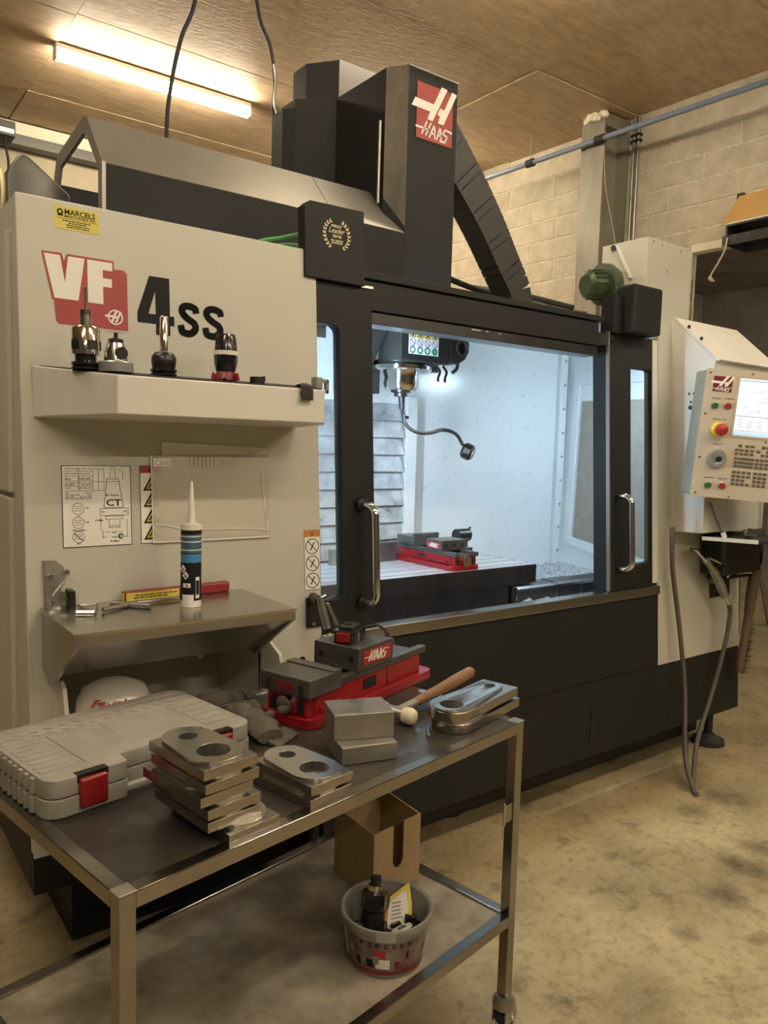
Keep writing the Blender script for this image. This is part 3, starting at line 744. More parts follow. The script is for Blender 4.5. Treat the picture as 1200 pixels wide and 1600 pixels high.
# award box on the left end of the header
aw = MB(MF).prism([(1.341, 2.150), (1.582, 2.150), (1.582, 2.408), (1.363, 2.404), (1.341, 2.384)], -0.012, 0.035, 'y').build('drive_cover', 'charcoal', mc, bevel=0.002)
lg = MB(dec(0.0125))
for sgn in (-1, 1):
    cx, cz = 1.467, 2.307
    for k in range(9):
        a = math.radians(-62 + 14.5*k)
        px_, pz_ = cx + sgn*0.050*math.cos(a), cz + 0.050*math.sin(a)
        ta = a + PI/2
        for off in (0.55, -0.55):
            dx, dz = math.cos(ta+off)*0.013, math.sin(ta+off)*0.013
            dx *= 1 if sgn > 0 else 1
            ax, az = px_, pz_
            bx_, bz_ = px_ + sgn*dx, pz_ + dz
            nx, nz = -(bz_-az)*0.22, (bx_-ax)*0.22
            lg.mesh(flat([[(ax, az), ((ax+bx_)/2+nx, (az+bz_)/2+nz), (bx_, bz_), ((ax+bx_)/2-nx, (az+bz_)/2-nz)]], 0.0005))
lg.mesh(textmesh('FIRST', 1.445, 2.331, 1.489, 2.340, 0.0005, 0.02))
lg.mesh(textmesh('Leader', 1.434, 2.312, 1.500, 2.330, 0.0005, 0, 0.4))
lg.mesh(textmesh('2018', 1.449, 2.297, 1.485, 2.307, 0.0005, 0.02))
lg.mesh(textmesh('IN SERIE', 1.443, 2.284, 1.491, 2.290, 0.0005, 0.02)); lg.mesh(textmesh('ZERTIFIKAT', 1.443, 2.276, 1.491, 2.282, 0.0005, 0.02))
lg.build('laurel_print', 'gold_print', aw, world=False)

# ---- trough skirt and base
MB(MF).box(1.385, 3.346, -0.012, 0.05, 0.900, 0.942).build('trough_edge', 'stainless', mc, bevel=0.003)
MB(MF).box(1.385, 3.346, 0.0, 0.03, 0.545, 0.900).build('skirt', 'charcoal', mc)
MB(MF).box(1.385, 4.10, 0.002, 0.03, 0.20, 0.541).build('skirt', 'charcoal', mc)
MB(MF).prism([(2.82, 0.30), (2.832, 0.42), (2.835, 0.30), (2.815, 0.262)], -0.002, 0.004, 'y').build('notch', 'black', mc)
MB().box(1.45, 4.0, 2.33, 4.1, 0.03, 0.30).build('base', 'black', mc)
MB().box(0.62, 1.45, 2.42, 4.1, 0.0, 0.40).build('base', 'charcoal', mc)
for x, y in ((3.95, 2.23), (0.8, 4.0), (3.9, 4.0), (2.2, 2.45)):
    lf = MB().lathe([(0.09, 0), (0.085, 0.025), (0.045, 0.04), (0.032, 0.055), (0, 0.055)], 20, Matrix.Translation((x, y, 0))).build('levelling_foot', 'rubber', mc, smooth=True)
    MB().cyl((x, y, 0.05), (x, y, 0.31), 0.022, n=12).build('stud', 'dark_steel', lf, world=False)
MB().box(3.85, 4.05, 2.19, 2.4, 0.22, 0.31).build('foot_bracket', 'black', mc)

# ---- right cream panel and control housing
MB(MF).box(3.344, 4.10, -0.002, 0.03, 0.542, 2.232).build('front_panel', 'cream', mc, bevel=0.003)
MB().box(4.10, 4.26, 2.29, 2.33, 0.60, 2.21).build('side_panel', 'cream', mc)
MB().box(4.24, 4.26, 2.30, 4.1, 0.60, 2.21).build('side_panel', 'cream', mc)
hs = MB().prism([(2.289, 2.238), (2.262, 2.247), (2.030, 2.040), (2.042, 1.992), (2.046, 1.211), (2.218, 1.204)], 3.45, 4.02, 'x').build('control_housing', 'cream_white', mc, bevel=0.003)
MB().hexa([(3.448, 2.268, 2.254), (3.448, 2.022, 2.033), (4.022, 2.022, 2.033), (4.022, 2.268, 2.254)], [(3.448, 2.26, 2.262), (3.448, 2.010, 2.040), (4.022, 2.010, 2.040), (4.022, 2.26, 2.262)]).build('housing_roof', 'cream_white', hs, world=False)
for y, z in ((2.20, 2.205), (2.13, 2.142)): MB().cyl((3.47, y, z), (3.462, y-0.01, z+0.01), 0.008, n=8).build('rivet', 'dark_steel', hs, world=False)
for y, z, r in ((2.160, 1.885, 0.006), (2.135, 1.885, 0.006), (2.148, 1.845, 0.006), (2.150, 1.818, 0.011)):
    MB().cyl((3.451, y, z), (3.4485, y, z), r, n=12).build('screw_hole', 'black', hs, world=False)
# pendant
e2 = Vector((.768, -.638, -.063)).normalized(); e1 = Vector((-.031, .062, -.998)); e1 = (e1 - e2*e1.dot(e2)).normalized(); e3 = e2.cross(-e1)
PN = frame((3.304, 1.98, 1.981), e2, -e1, e3)          # (right, up, outward), origin at its top left corner
pd = MB(PN).mesh(flat([rrect(-0.004, 0.52, -0.582, 0.006, 0.012)], 0.012), Matrix.Translation((0, 0, -0.012))).build('pendant', 'panel_beige', mc, bevel=0.002)
MB(PN).mesh(flat([rrect(0.000, 0.515, -0.578, 0.002, 0.01)], 0.14), Matrix.Translation((0, 0, -0.1525))).build('pendant_case', 'pendant_grey', pd, world=False)
MB(PN).box(0.12, 0.40, -0.45, -0.12, -0.30, -0.153).build('pendant_arm', 'cream', pd, world=False)
mark(pd, PN @ Matrix.Translation((0.030, -0.096, 0.0004)), 0.086, 0.070, 'red_dark')
sc = MB(PN).box(0.146, 0.44, -0.287, -0.026, 0.0002, 0.002).build('screen', 'screen_glow', pd, world=False)
MB(PN).mesh(flat([rect(0.138, 0.448, -0.295, -0.018), rect(0.148, 0.438, -0.285, -0.028)], 0.004)).build('screen_bezel', 'panel_beige', pd, world=False)
g = MB(PN)
g.box(0.150, 0.436, -0.040, -0.034, 0.0021, 0.0024); g.box(0.150, 0.436, -0.200, -0.195, 0.0021, 0.0024); g.box(0.150, 0.436, -0.266, -0.262, 0.0021, 0.0024)
for i in range(16):
    x = 0.17+random.uniform(0, 0.2); z = -0.05-0.009*i
    if z > -0.19: g.box(x, x+random.uniform(0.03, 0.08), z, z+0.003, 0.0021, 0.0024)
for i in range(6):
    for j in range(4): g.box(0.16+0.045*j, 0.185+0.045*j, -0.215-0.007*i, -0.212-0.007*i, 0.0021, 0.0024)
g.build('screen_text', 'screen_grey', sc, world=False)
g = MB(PN); g.box(0.149, 0.437, -0.284, -0.270, 0.0021, 0.0024); g.box(0.300, 0.437, -0.120, -0.045, 0.0021, 0.0024)
g.build('screen_bar', 'screen_blue', sc, world=False)
def button(x, y, r, m, h=0.014, ring='galvanised'):
    b = MB(PN).lathe([(r*1.25, 0), (r*1.25, 0.004), (r*1.05, 0.006), (0, 0.006)], 20, Matrix.Translation((x, y, 0))).build('button_ring', ring, pd, smooth=True, world=False)
    MB(PN).lathe([(r, 0.004), (r, h-0.003), (r*0.85, h), (0, h)], 20, Matrix.Translation((x, y, 0))).build('button', m, pd, smooth=True, world=False)
button(0.050, -0.160, 0.014, 'button_green'); button(0.108, -0.157, 0.014, 'button_red')
button(0.068, -0.525, 0.014, 'button_green'); button(0.132, -0.523, 0.014, 'button_red')
MB(PN).lathe([(0.036, 0), (0.036, 0.012), (0.026, 0.022), (0, 0.022)], 24, Matrix.Translation((0.080, -0.268, 0))).build('stop_base', 'button_yellow', pd, smooth=True, world=False)
MB(PN).lathe([(0.014, 0.02), (0.014, 0.032), (0.027, 0.036), (0.028, 0.050), (0.020, 0.057), (0, 0.058)], 24, Matrix.Translation((0.080, -0.268, 0))).build('stop_button', 'button_red', pd, smooth=True, world=False)
hw = MB(PN).lathe([(0.044, 0), (0.044, 0.012), (0.040, 0.020), (0.030, 0.022), (0.018, 0.016), (0, 0.016)], 32, Matrix.Translation((0.090, -0.400, 0))).build('jog_wheel', 'wheel_grey', pd, smooth=True, world=False)
MB(PN).lathe([(0.012, 0.016), (0.012, 0.026), (0, 0.027)], 16, Matrix.Translation((0.094, -0.402, 0))).build('jog_knob', 'dark_steel', pd, smooth=True, world=False)
k = MB(PN)
for y, xs in ((-0.333, (0.19, 0.222, 0.246)), (-0.353, (0.178, 0.20, 0.222, 0.246)), (-0.370, (0.178, 0.20, 0.222, 0.246)), (-0.392, (0.18, 0.20, 0.218, 0.236, 0.252)), (-0.410, (0.18, 0.20, 0.218, 0.236, 0.252)), (-0.427, (0.18, 0.20, 0.218, 0.236, 0.252)),
              (-0.455, (0.178, 0.20, 0.222, 0.246)), (-0.474, (0.178, 0.20, 0.222, 0.246)), (-0.492, (0.178, 0.20, 0.222)), (-0.510, (0.178, 0.20, 0.222, 0.246))):
    for x in xs: k.box(x-0.008, x+0.008, y-0.006, y+0.006, 0, 0.003)
    for x in (0.275, 0.297, 0.319, 0.35, 0.372, 0.394, 0.42, 0.442, 0.464):
        if random.random() < 0.93: k.box(x-0.008, x+0.008, y-0.006, y+0.006, 0, 0.003)
kp = k.build('keypad', 'key_dark', pd, world=False); kp['kind'] = 'stuff'
k = MB(PN)
for s, x, y, w_ in (('POWER ON', 0.034, -0.131, 0.040), ('POWER OFF', 0.090, -0.128, 0.042), ('EMERGENCY STOP', 0.050, -0.224, 0.062), ('HANDLE JOG', 0.066, -0.338, 0.045), ('CYCLE START', 0.048, -0.494, 0.042), ('FEED HOLD', 0.114, -0.494, 0.040)):
    k.mesh(textmesh(s, x, y, x+w_, y+0.006, 0.0004, 0.02))
k.build('caption', 'black_print', pd, world=False)
for x, y in ((0.012, -0.012), (0.20, -0.004), (0.012, -0.20), (0.014, -0.40), (0.016, -0.566), (0.17, -0.574), (0.30, -0.306)):
    MB(PN).lathe([(0.006, 0), (0.005, 0.003), (0, 0.004)], 10, Matrix.Translation((x, y, 0))).build('screw', 'chrome', pd, smooth=True, world=False)
# tray under the pendant
ut = MB().hexa([(3.50, 2.04, 1.175), (3.63, 1.87, 1.172), (3.98, 1.62, 1.165), (4.10, 1.80, 1.165), (3.95, 2.19, 1.175)], [(3.50, 2.04, 1.187), (3.63, 1.87, 1.184), (3.98, 1.62, 1.177), (4.10, 1.80, 1.177), (3.95, 2.19, 1.187)]).build('pendant_tray', 'black', mc)
MB().hexa([(3.46, 2.05, 1.178), (3.635, 1.862, 1.170), (3.639, 1.866, 1.170), (3.464, 2.054, 1.178)], [(3.46, 2.05, 1.196), (3.635, 1.862, 1.190), (3.639, 1.866, 1.190), (3.464, 2.054, 1.196)]).build('tray_edge', 'cream_white', ut, world=False)
MB().box(3.70, 4.04, 2.06, 2.19, 0.98, 1.18).build('tray_pocket', 'black', ut, world=False)
MB().box(3.98, 4.0, 1.98, 2.0, 1.18, 1.42).build('tray_post', 'cream', ut, world=False)

# ---- right drive cover and mist box on the roof
MB().prism([(3.03, 2.2), (3.25, 2.2), (3.25, 2.31), (3.03, 2.308)], 2.142, 2.362, 'z').build('drive_cover', 'charcoal', mc, bevel=0.012)
MB().box(2.965, 3.03, 2.26, 2.33, 2.14, 2.31).build('drive_bracket', 'black', mc)
mb = thing('mist_collector', 'cream sheet metal box with green motor on the machine roof', 'collector', (3.88, 2.8, 2.21))
MB().box(3.671, 4.093, 2.60, 2.90, 2.212, 2.758).build('case', 'cream', mb, bevel=0.003)
gm = MB().lathe([(0.045, 0), (0.095, 0.02), (0.115, 0.06), (0.115, 0.10), (0.075, 0.105), (0.075, 0.19), (0.055, 0.21), (0, 0.21)], 24, along((3.671, 2.80, 2.53), (3.4, 2.86, 2.50))).build('motor', 'green_paint', mb, smooth=True)
fins = MB()
for k_ in range(16):
    a = 2*PI*k_/16
    fins.box(0.072, 0.083, -0.003, 0.003, 0.11, 0.185, along((3.671, 2.80, 2.53), (3.4, 2.86, 2.50)) @ Matrix.Rotation(a, 4, 'Z'))
fins.build('cooling_fins', 'green_paint', gm, world=False)
MB().box(3.53, 3.57, 2.72, 2.75, 2.37, 2.44, ).build('tag', 'yellow_print', gm, world=False)
MB().hexa([(3.655, 2.80, 2.74), (3.668, 2.80, 2.74), (3.668, 2.70, 2.55), (3.655, 2.70, 2.55)], [(3.655, 2.785, 2.74), (3.668, 2.785, 2.74), (3.668, 2.685, 2.55), (3.655, 2.685, 2.55)]).build('strap', 'cream_white', mb)
for x, y, z in ((3.72, 2.598, 2.74), (3.80, 2.598, 2.735), (3.86, 2.598, 2.60), (3.98, 2.598, 2.73), (3.70, 2.598, 2.4)): MB().cyl((x, y, z), (x, y+0.004, z), 0.007, n=8).build('rivet', 'galvanised', mb)
MB().cyl((3.669, 2.82, 2.735), (3.66, 2.82, 2.735), 0.016, n=10).build('hole', 'black', mb)

# ---- enclosure inside
MB().box(1.2, 3.92, 3.30, 3.34, 0.72, 2.28).build('back_wall', 'interior_white', mc)
MB().hexa([(3.84, 2.27, 0.72), (3.84, 3.30, 0.72), (3.89, 3.30, 2.25), (3.89, 2.27, 2.25)], [(3.87, 2.27, 0.72), (3.87, 3.30, 0.72), (3.92, 3.30, 2.25), (3.92, 2.27, 2.25)]).build('inner_wall', 'interior_white', mc)
MB().box(1.17, 1.2, 2.30, 3.34, 0.72, 2.19).build('inner_wall', 'interior_white', mc)
MB().box(1.2, 3.86, 2.25, 3.30, 0.68, 0.72).build('sump_floor', 'chips', mc)
cs = MB()
cs.box(3.80, 3.862, 3.268, 3.30, 0.72, 2.25); cs.box(1.2, 3.86, 3.285, 3.30, 2.19, 2.22)
cs.build('corner_seam', 'interior_white', mc, bevel=0.004)
for i in range(9): MB().cyl((3.835, 3.269, 0.95+i*0.15), (3.835, 3.262, 0.95+i*0.15), 0.007, n=8).build('rivet', 'galvanised', mc)
for x in (2.95, 3.0, 3.2, 3.25, 3.55): MB().cyl((x, 3.286, 2.205), (x, 3.279, 2.205), 0.008, n=8).build('rivet', 'galvanised', mc)
RW = Matrix(((0, 0, -1, 0), (1, 0, 0, 0), (0, 1, 0, 0), (0, 0, 0, 1)))   # (y, z, out) on the right inner wall
def xr(z): return 3.84 + 0.0327*(z-0.72)
wf = MB(Matrix(((0, 0.0327, -1, 3.84-0.0327*0.72), (1, 0, 0, 0), (0, 1, 0, 0), (0, 0, 0, 1))))
wf.mesh(flat([[(2.42, 0.86), (3.225, 1.005), (3.225, 2.09), (2.42, 2.09)], [(2.46, 0.93), (3.175, 1.05), (3.175, 2.00), (2.46, 2.00)]], 0.014))
wfo = wf.build('side_window_frame', 'interior_white', mc, bevel=0.003)
MB(Matrix(((0, 0.0327, -1, 3.84-0.0327*0.72), (1, 0, 0, 0), (0, 1, 0, 0), (0, 0, 0, 1)))).mesh(flat([[(2.47, 0.96), (3.155, 1.045), (3.155, 1.90), (2.47, 1.90)]], 0.006)).build('board', 'cardboard_grey', wfo, world=False)
# chips heap along the right
cv = []; cf = []
nx, ny = 40, 34
for i in range(nx+1):
    for j in range(ny+1):
        x = 2.65+(3.85-2.65)*i/nx; y = 2.35+0.95*j/ny
        h = 0.855 + 0.03*max(0, (x-3.1)) + 0.02*math.sin(7*x+3*y) + random.uniform(0, 0.022)
        cv.append((x, y, h))
for i in range(nx):
    for j in range(ny):
        a = i*(ny+1)+j; cf.append((a, a+ny+1, a+ny+2, a+1))
chp = MB().add(cv, cf).build('chip_heap', 'chips', mc); chp['kind'] = 'stuff'
# stepped way covers at the right of the table
for x0, x1, z1 in ((2.615, 2.893, 0.950), (2.893, 3.075, 0.952), (3.075, 3.80, 0.950)):
    w_ = MB().prism([(2.46, 0.78), (2.46, z1-0.012), (2.475, z1), (2.56, z1+0.003), (2.56, 0.78)], x0+0.004, x1, 'x').build('way_cover', 'interior_dark', mc, bevel=0.002)
    MB().box(x0+0.004, x1, 2.458, 2.462, z1-0.02, z1-0.010).build('way_lip', 'stainless_edge', w_, world=False)
    MB().box(x0, x0+0.006, 2.457, 2.475, 0.80, z1).build('way_lip', 'stainless_edge', w_, world=False)
# table with T slots
prof = [(2.50, 0.955), (2.50, 1.046)]
for s in (2.545, 2.632, 2.722, 2.812, 2.902):
    prof += [(s-0.008, 1.046), (s-0.008, 1.020), (s+0.008, 1.020), (s+0.008, 1.046)]
prof += [(2.96, 1.046), (2.96, 0.955)]
tab = MB().prism(prof, 1.45, 2.776, 'x').build('table', 'table_top', mc)
MB().box(1.45, 2.780, 2.490, 2.4998, 0.960, 1.0455).build('table_front', 'interior_dark', tab, world=False)
MB().box(2.7762, 2.781, 2.4998, 2.96, 0.960, 1.0455).build('table_front', 'interior_dark', tab, world=False)
MB().box(1.5, 2.60, 2.492, 2.9, 0.72, 0.955).build('saddle', 'interior_dark', mc)
# column way plates behind the spindle
for k_ in range(10):
    z = 0.93 + 0.088*k_
    s_ = MB().prism([(3.20, z), (3.175, z), (3.178, z+0.012), (3.196, z+0.086), (3.20, z+0.086)], 1.90, 2.50, 'x').build('way_plate', 'way_steel', mc)
MB().box(1.88, 2.56, 3.20, 3.30, 0.72, 2.19).build('column', 'interior_white', mc)
MB().box(2.50, 2.57, 3.17, 3.20, 0.72, 1.85).build('column_edge', 'interior_white', mc, bevel=0.004)
# spindle tower
hd = MB().prism([(2.006, 2.60), (2.272, 2.60), (2.272, 3.25), (1.946, 3.25), (1.946, 2.677)], 2.20, 3.142, 'z').build('spindle_tower', 'charcoal', mc, bevel=0.003)
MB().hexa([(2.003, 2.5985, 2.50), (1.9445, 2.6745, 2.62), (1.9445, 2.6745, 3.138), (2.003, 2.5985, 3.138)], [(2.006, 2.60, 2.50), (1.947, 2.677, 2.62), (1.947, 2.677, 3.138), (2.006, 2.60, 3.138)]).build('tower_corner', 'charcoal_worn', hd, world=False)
MB().box(2.004, 2.274, 2.597, 2.62, 3.139, 3.147).build('tower_edge', 'hood_grey', hd, world=False)
MB().prism([(1.946, 3.05), (1.800, 3.17), (1.800, 3.30), (1.946, 3.30)], 2.2, 3.138, 'z').build('rear_guard', 'charcoal', hd, bevel=0.002, world=False)
MB().prism([(1.80, 3.17), (1.765, 3.22), (1.765, 3.32), (1.80, 3.30)], 2.2, 3.10, 'z').build('rear_guard', 'charcoal', hd, world=False)
MB().prism([(2.018, 3.15), (2.231, 3.15), (2.231, 3.4), (1.92, 3.4), (1.92, 3.28)], 2.2, 3.364, 'z').build('rear_guard', 'charcoal', hd, world=False)
MB().box(2.018, 2.231, 3.146, 3.1505, 3.0, 3.366).build('top_sheet', 'cowl_grey', hd, world=False)
MB().cyl((1.93, 2.69, 2.60), (1.932, 2.69, 2.93), 0.006, n=8).build('rod', 'galvanised', hd, smooth=True, world=False)
mark(hd, frame((2.049, 2.5985, 2.870), (1, 0, 0), (0, 0, 1), (0, -1, 0)), 0.196, 0.222)
# safety sticker on the tower foot
ss = MB(frame((2.045, 2.5985, 1.985), (1, 0, 0), (0, 0, 1), (0, -1, 0)))
sso = ss.box(0, 0.165, 0, 0.105, 0, 0.0006).build('safety_sticker', 'white_print', hd, world=False)
SM = frame((2.045, 2.5978, 1.985), (1, 0, 0), (0, 0, 1), (0, -1, 0))
a_ = MB(SM); b_ = MB(SM); c_ = MB(SM); d_ = MB(SM)
a_.box(0.002, 0.163, 0.070, 0.103, 0, 0.0002)
for i in range(4):
    x = 0.021+i*0.041
    b_.mesh(flat([[(x-0.016, 0.071), (x+0.016, 0.071), (x, 0.101)], [(x-0.012, 0.0735), (x+0.012, 0.0735), (x, 0.0955)]], 0.0006)); b_.mesh(flat([circ(x, 0.080, 0.005, 8)], 0.0006))
    c_.mesh(flat([circ(x, 0.051, 0.016, 20), circ(x, 0.051, 0.0135, 20)], 0.0006)); c_.stroke([(x-0.010, 0.061), (x+0.010, 0.041)], 0.003, 0, 0.0006)
    d_.mesh(flat([circ(x, 0.018, 0.016, 20), circ(x, 0.018, 0.009 if i < 3 else 0.003, 20)], 0.0006))
a_.build('yellow_band', 'yellow_print', sso, world=False); b_.build('warning_symbol', 'black_print', sso, world=False); c_.build('ban_symbol', 'purple', sso, world=False); d_.build('order_symbol', 'green_print', sso, world=False)
# spindle nose
MB().box(2.006, 2.272, 2.60, 2.69, 1.957, 2.20).build('tower_foot', 'charcoal', hd, bevel=0.003, world=False)
SP = Matrix.Translation((2.150, 2.78, 0))
MB().lathe([(0, 1.95), (0.105, 1.95), (0.105, 2.20), (0, 2.20)][::-1], 32, SP).build('spindle_housing', 'charcoal', hd, smooth=True, world=False)
MB().lathe([(0.0, 1.926), (0.132, 1.926), (0.138, 1.932), (0.138, 1.948), (0.0, 1.951)][::-1], 40, SP).build('spindle_ring', 'chrome', hd, smooth=True, world=False)
MB().lathe([(0, 1.927), (0.084, 1.927), (0.076, 1.90), (0.080, 1.868), (0.068, 1.842), (0, 1.842)][::-1], 40, SP).build('spindle_nose', 'chrome', hd, smooth=True, world=False)
MB().lathe([(0, 1.845), (0.045, 1.845), (0.045, 1.833), (0.030, 1.83), (0.030, 1.815), (0, 1.815)][::-1], 24, SP).build('spindle_nut', 'dark_steel', hd, smooth=True, world=False)
MB().box(2.235, 2.30, 2.70, 2.80, 1.928, 1.958).build('nose_plate', 'stainless', hd, world=False)
for x in (2.27, 2.31): MB().sweep(bez([(x, 2.68, 1.957), (x+0.005, 2.66, 1.93), (x-0.012, 2.65, 1.90), (x-0.02, 2.64, 1.885)]), 0.006, 6).build('coolant_jet', 'dark_steel', hd, smooth=True, world=False)
MB().sweep(bez([(2.345, 2.62, 1.97), (2.34, 2.62, 1.945), (2.315, 2.62, 1.925)]), 0.008, 6).build('coolant_jet', 'black', hd, smooth=True, world=False)
MB().prism([(2.274, 1.970), (2.330, 1.962), (2.372, 1.985), (2.395, 2.02), (2.395, 2.06), (2.365, 2.09), (2.30, 2.095), (2.274, 2.09)], 2.60, 2.70, 'y').build('coolant_block', 'charcoal', hd, bevel=0.006, world=False)
MB().lathe([(0.032, 0), (0.036, 0.008), (0.030, 0.012), (0.022, 0.004), (0, 0.004)], 20, frame((2.345, 2.60, 2.035), (1, 0, 0), (0, 0, 1), (0, -1, 0))).build('coolant_port', 'black', hd, smooth=True, world=False)
MB().prism([(2.03, 1.985), (2.12, 1.985), (2.12, 1.83), (2.03, 1.83)], 2.90, 3.15, 'y').build('casting', 'charcoal', hd, bevel=0.004, world=False)
MB().prism([(2.66, 2.20), (2.78, 2.20), (3.02, 1.90), (2.98, 1.83), (2.92, 1.83)], 1.985, 2.03, 'x').build('casting', 'charcoal', hd, world=False)
# energy chain from tower to roof
cp = bez([(2.36, 2.85, 3.02), (2.48, 2.85, 2.905), (2.60, 2.85, 2.78), (2.71, 2.85, 2.65), (2.81, 2.85, 2.515), (2.89, 2.85, 2.41), (2.915, 2.85, 2.33), (2.92, 2.85, 2.23)], 12)
cn = thing_chain = None
L_ = [0]
for a, b in zip(cp[:-1], cp[1:]): L_.append(L_[-1] + (b-a).length)
ecp = MB().box(2.272, 2.37, 2.79, 2.91, 2.90, 3.06).build('energy_chain', 'chain_plastic', mc, bevel=0.004)
nl = 24
for i in range(nl):
    s = L_[-1]*(i+0.5)/nl
    j = max(k_ for k_ in range(len(L_)) if L_[k_] <= s); j = min(j, len(cp)-2)
    c_ = cp[j].lerp(cp[j+1], (s-L_[j])/(L_[j+1]-L_[j]+1e-9)); t_ = (cp[j+1]-cp[j]).normalized()
    n_ = Vector((t_.z, 0, -t_.x)); w_ = L_[-1]/nl*0.54
    M_ = frame(c_, t_, Vector((0, 1, 0)), n_)
    hh = 0.098*(1-0.30*i/nl)
    MB(M_).prism([(-w_, -hh), (w_*0.7, -hh), (w_, -hh+0.02), (w_, hh-0.02), (w_*0.7, hh), (-w_, hh)], -0.062, 0.062, 'y').build('link', 'chain_plastic', ecp, world=False)
# hood over the left of the enclosure
hx0, hx1, hxm = 0.775, 2.003, 1.66
HP = [(2.60, 2.20), (2.60, 2.476), (2.775, 2.668)]
for a, b, m_ in ((hx0+0.012, hxm-0.001, 0), (hxm+0.001, hx1, 1)):
    MB().box(a, b, 2.60, 2.612, 2.10, 2.476).build('hood_front', 'charcoal', mc)
    MB().hexa([(a, 2.598, 2.474), (b, 2.598, 2.474), (b, 2.775, 2.668), (a, 2.775, 2.668)], [(a, 2.608, 2.466), (b, 2.608, 2.466), (b, 2.785, 2.660), (a, 2.785, 2.660)]).build('hood_slope', 'hood_grey', mc, bevel=0.002)
MB().box(hx0+0.012, hx1, 3.19, 3.20, 2.10, 2.55).build('hood_back', 'charcoal', mc)
ring_o = [(2.598, 2.10), (2.598, 2.476), (2.765, 2.665), (2.815, 2.676), (3.160, 2.640), (3.205, 2.55), (3.205, 2.10)]
ring_i = [(2.640, 2.10), (2.640, 2.465), (2.775, 2.610), (2.815, 2.622), (3.115, 2.590), (3.150, 2.53), (3.150, 2.10)]
rm = flat([ring_o + ring_i[::-1]], 0.012)
MB(Matrix(((0, 0, 1, hx0), (1, 0, 0, 0), (0, 1, 0, 0), (0, 0, 0, 1)))).mesh(rm).build('hood_frame', 'hood_grey', mc)
MB().box(1.18, 1.93, 2.33, 3.34, 2.20, 2.212).build('roof_panel', 'galvanised', mc)
MB().box(0.49, 1.18, 2.33, 4.1, 2.195, 2.205).build('roof_panel', 'cream', mc)
MB().box(2.33, 4.2, 2.33, 4.1, 2.20, 2.212).build('roof_panel', 'galvanised', mc)
for a, b, r, m_ in (([(2.3, 3.0, 2.5), (2.6, 3.05, 2.46), (2.9, 3.05, 2.42), (3.2, 3.05, 2.44), (3.5, 2.95, 2.40)], 0, 0.016, 'rubber'), ([(2.3, 3.1, 2.44), (2.5, 3.1, 2.44), (2.65, 3.05, 2.36), (2.72, 3.0, 2.22)], 0, 0.010, 'rubber'),
                    ([(2.9, 3.2, 2.47), (3.2, 3.2, 2.48), (3.45, 3.1, 2.42), (3.62, 2.95, 2.38)], 0, 0.013, 'hose_grey'), ([(2.85, 2.7, 2.22), (3.1, 2.8, 2.28), (3.35, 2.95, 2.36), (3.45, 3.1, 2.44)], 0, 0.010, 'rubber'), ([(2.95, 3.3, 2.25), (3.3, 3.3, 2.30), (3.6, 3.2, 2.40)], 0, 0.012, 'rubber')):
    MB().sweep(bez(a), r, 8).build('roof_cable', m_, mc, smooth=True)
MB().box(2.35, 2.80, 3.1, 3.5, 2.212, 2.36).build('roof_box', 'galvanised', mc)
MB().box(2.85, 3.40, 3.2, 3.6, 2.212, 2.42).build('roof_box', 'black', mc)
MB().box(2.35, 2.42, 2.75, 2.80, 2.212, 2.27).build('roof_box', 'cream_white', mc)
# green cable peeping over the cream panel
for a, m_ in (([(1.19, 2.45, 2.22), (1.25, 2.44, 2.275), (1.33, 2.42, 2.30), (1.42, 2.40, 2.33)], 'green_wire'), ([(1.22, 2.46, 2.22), (1.27, 2.45, 2.262), (1.36, 2.44, 2.285), (1.42, 2.43, 2.29)], 'green_wire'), ([(1.26, 2.44, 2.235), (1.29, 2.44, 2.245)], 'plastic_white')):
    MB().sweep(bez(a), 0.007, 8).build('wire', m_, mc, smooth=True)
# work lights in the enclosure
wl = MB().box(1.625, 1.66, 2.43, 2.47, 1.46, 2.02).build('work_light', 'plastic_white', mc)
MB().box(1.66, 1.685, 2.435, 2.465, 1.48, 2.00).build('light_tube', 'work_glow', wl, world=False)
for x0, y0, dr in ((3.45, 2.38, -1),):
    wl = MB().box(x0, x0+0.30, y0-0.02, y0+0.05, 2.062, 2.10).build('work_light', 'plastic_white', mc)
    MB().hexa([(x0+0.01, y0-0.01, 2.060), (x0+0.29, y0-0.01, 2.060), (x0+0.29, y0+0.045, 2.060), (x0+0.01, y0+0.045, 2.060)], [(x0+0.02, y0, 2.045), (x0+0.28, y0, 2.045), (x0+0.28, y0+0.035, 2.045), (x0+0.02, y0+0.035, 2.045)]).build('light_tube', 'work_glow', wl, world=False)
# motor cowl behind the cream panel at the far left
cw = MB()
secs = []
for i in range(13):
    u = i/12; x = 0.545+0.20*u
    hgt = 0.30 if u < 0.3 else 0.30 - 0.10*((u-0.3)/0.7)**1.0
    hgt = 2.205 + (0.325*math.sin(PI/2*min(1, 0.55+u*1.5)) if u < 0.3 else 0.325 - 0.105*((u-0.3)/0.7))
    secs.append((x, hgt))
cw.prism([(0.545, 2.206)] + secs + [(0.745, 2.206)], 2.86, 3.10, 'y')
cw.build('motor_cowl', 'cowl_grey', mc, bevel=0.02, seg=3, smooth=True, auto=60)
MB().sweep([(0.540, 2.98+0.09*math.cos(a), 2.40+0.09*math.sin(a)) for a in [2*PI*k/20 for k in range(21)]], 0.008, 8).build('hose_clamp', 'gold_print', mc, smooth=True)
MB().cyl((0.545, 2.98, 2.40), (0.40, 2.98, 2.40), 0.085, n=20).build('suction_hose', 'black', mc, smooth=True)

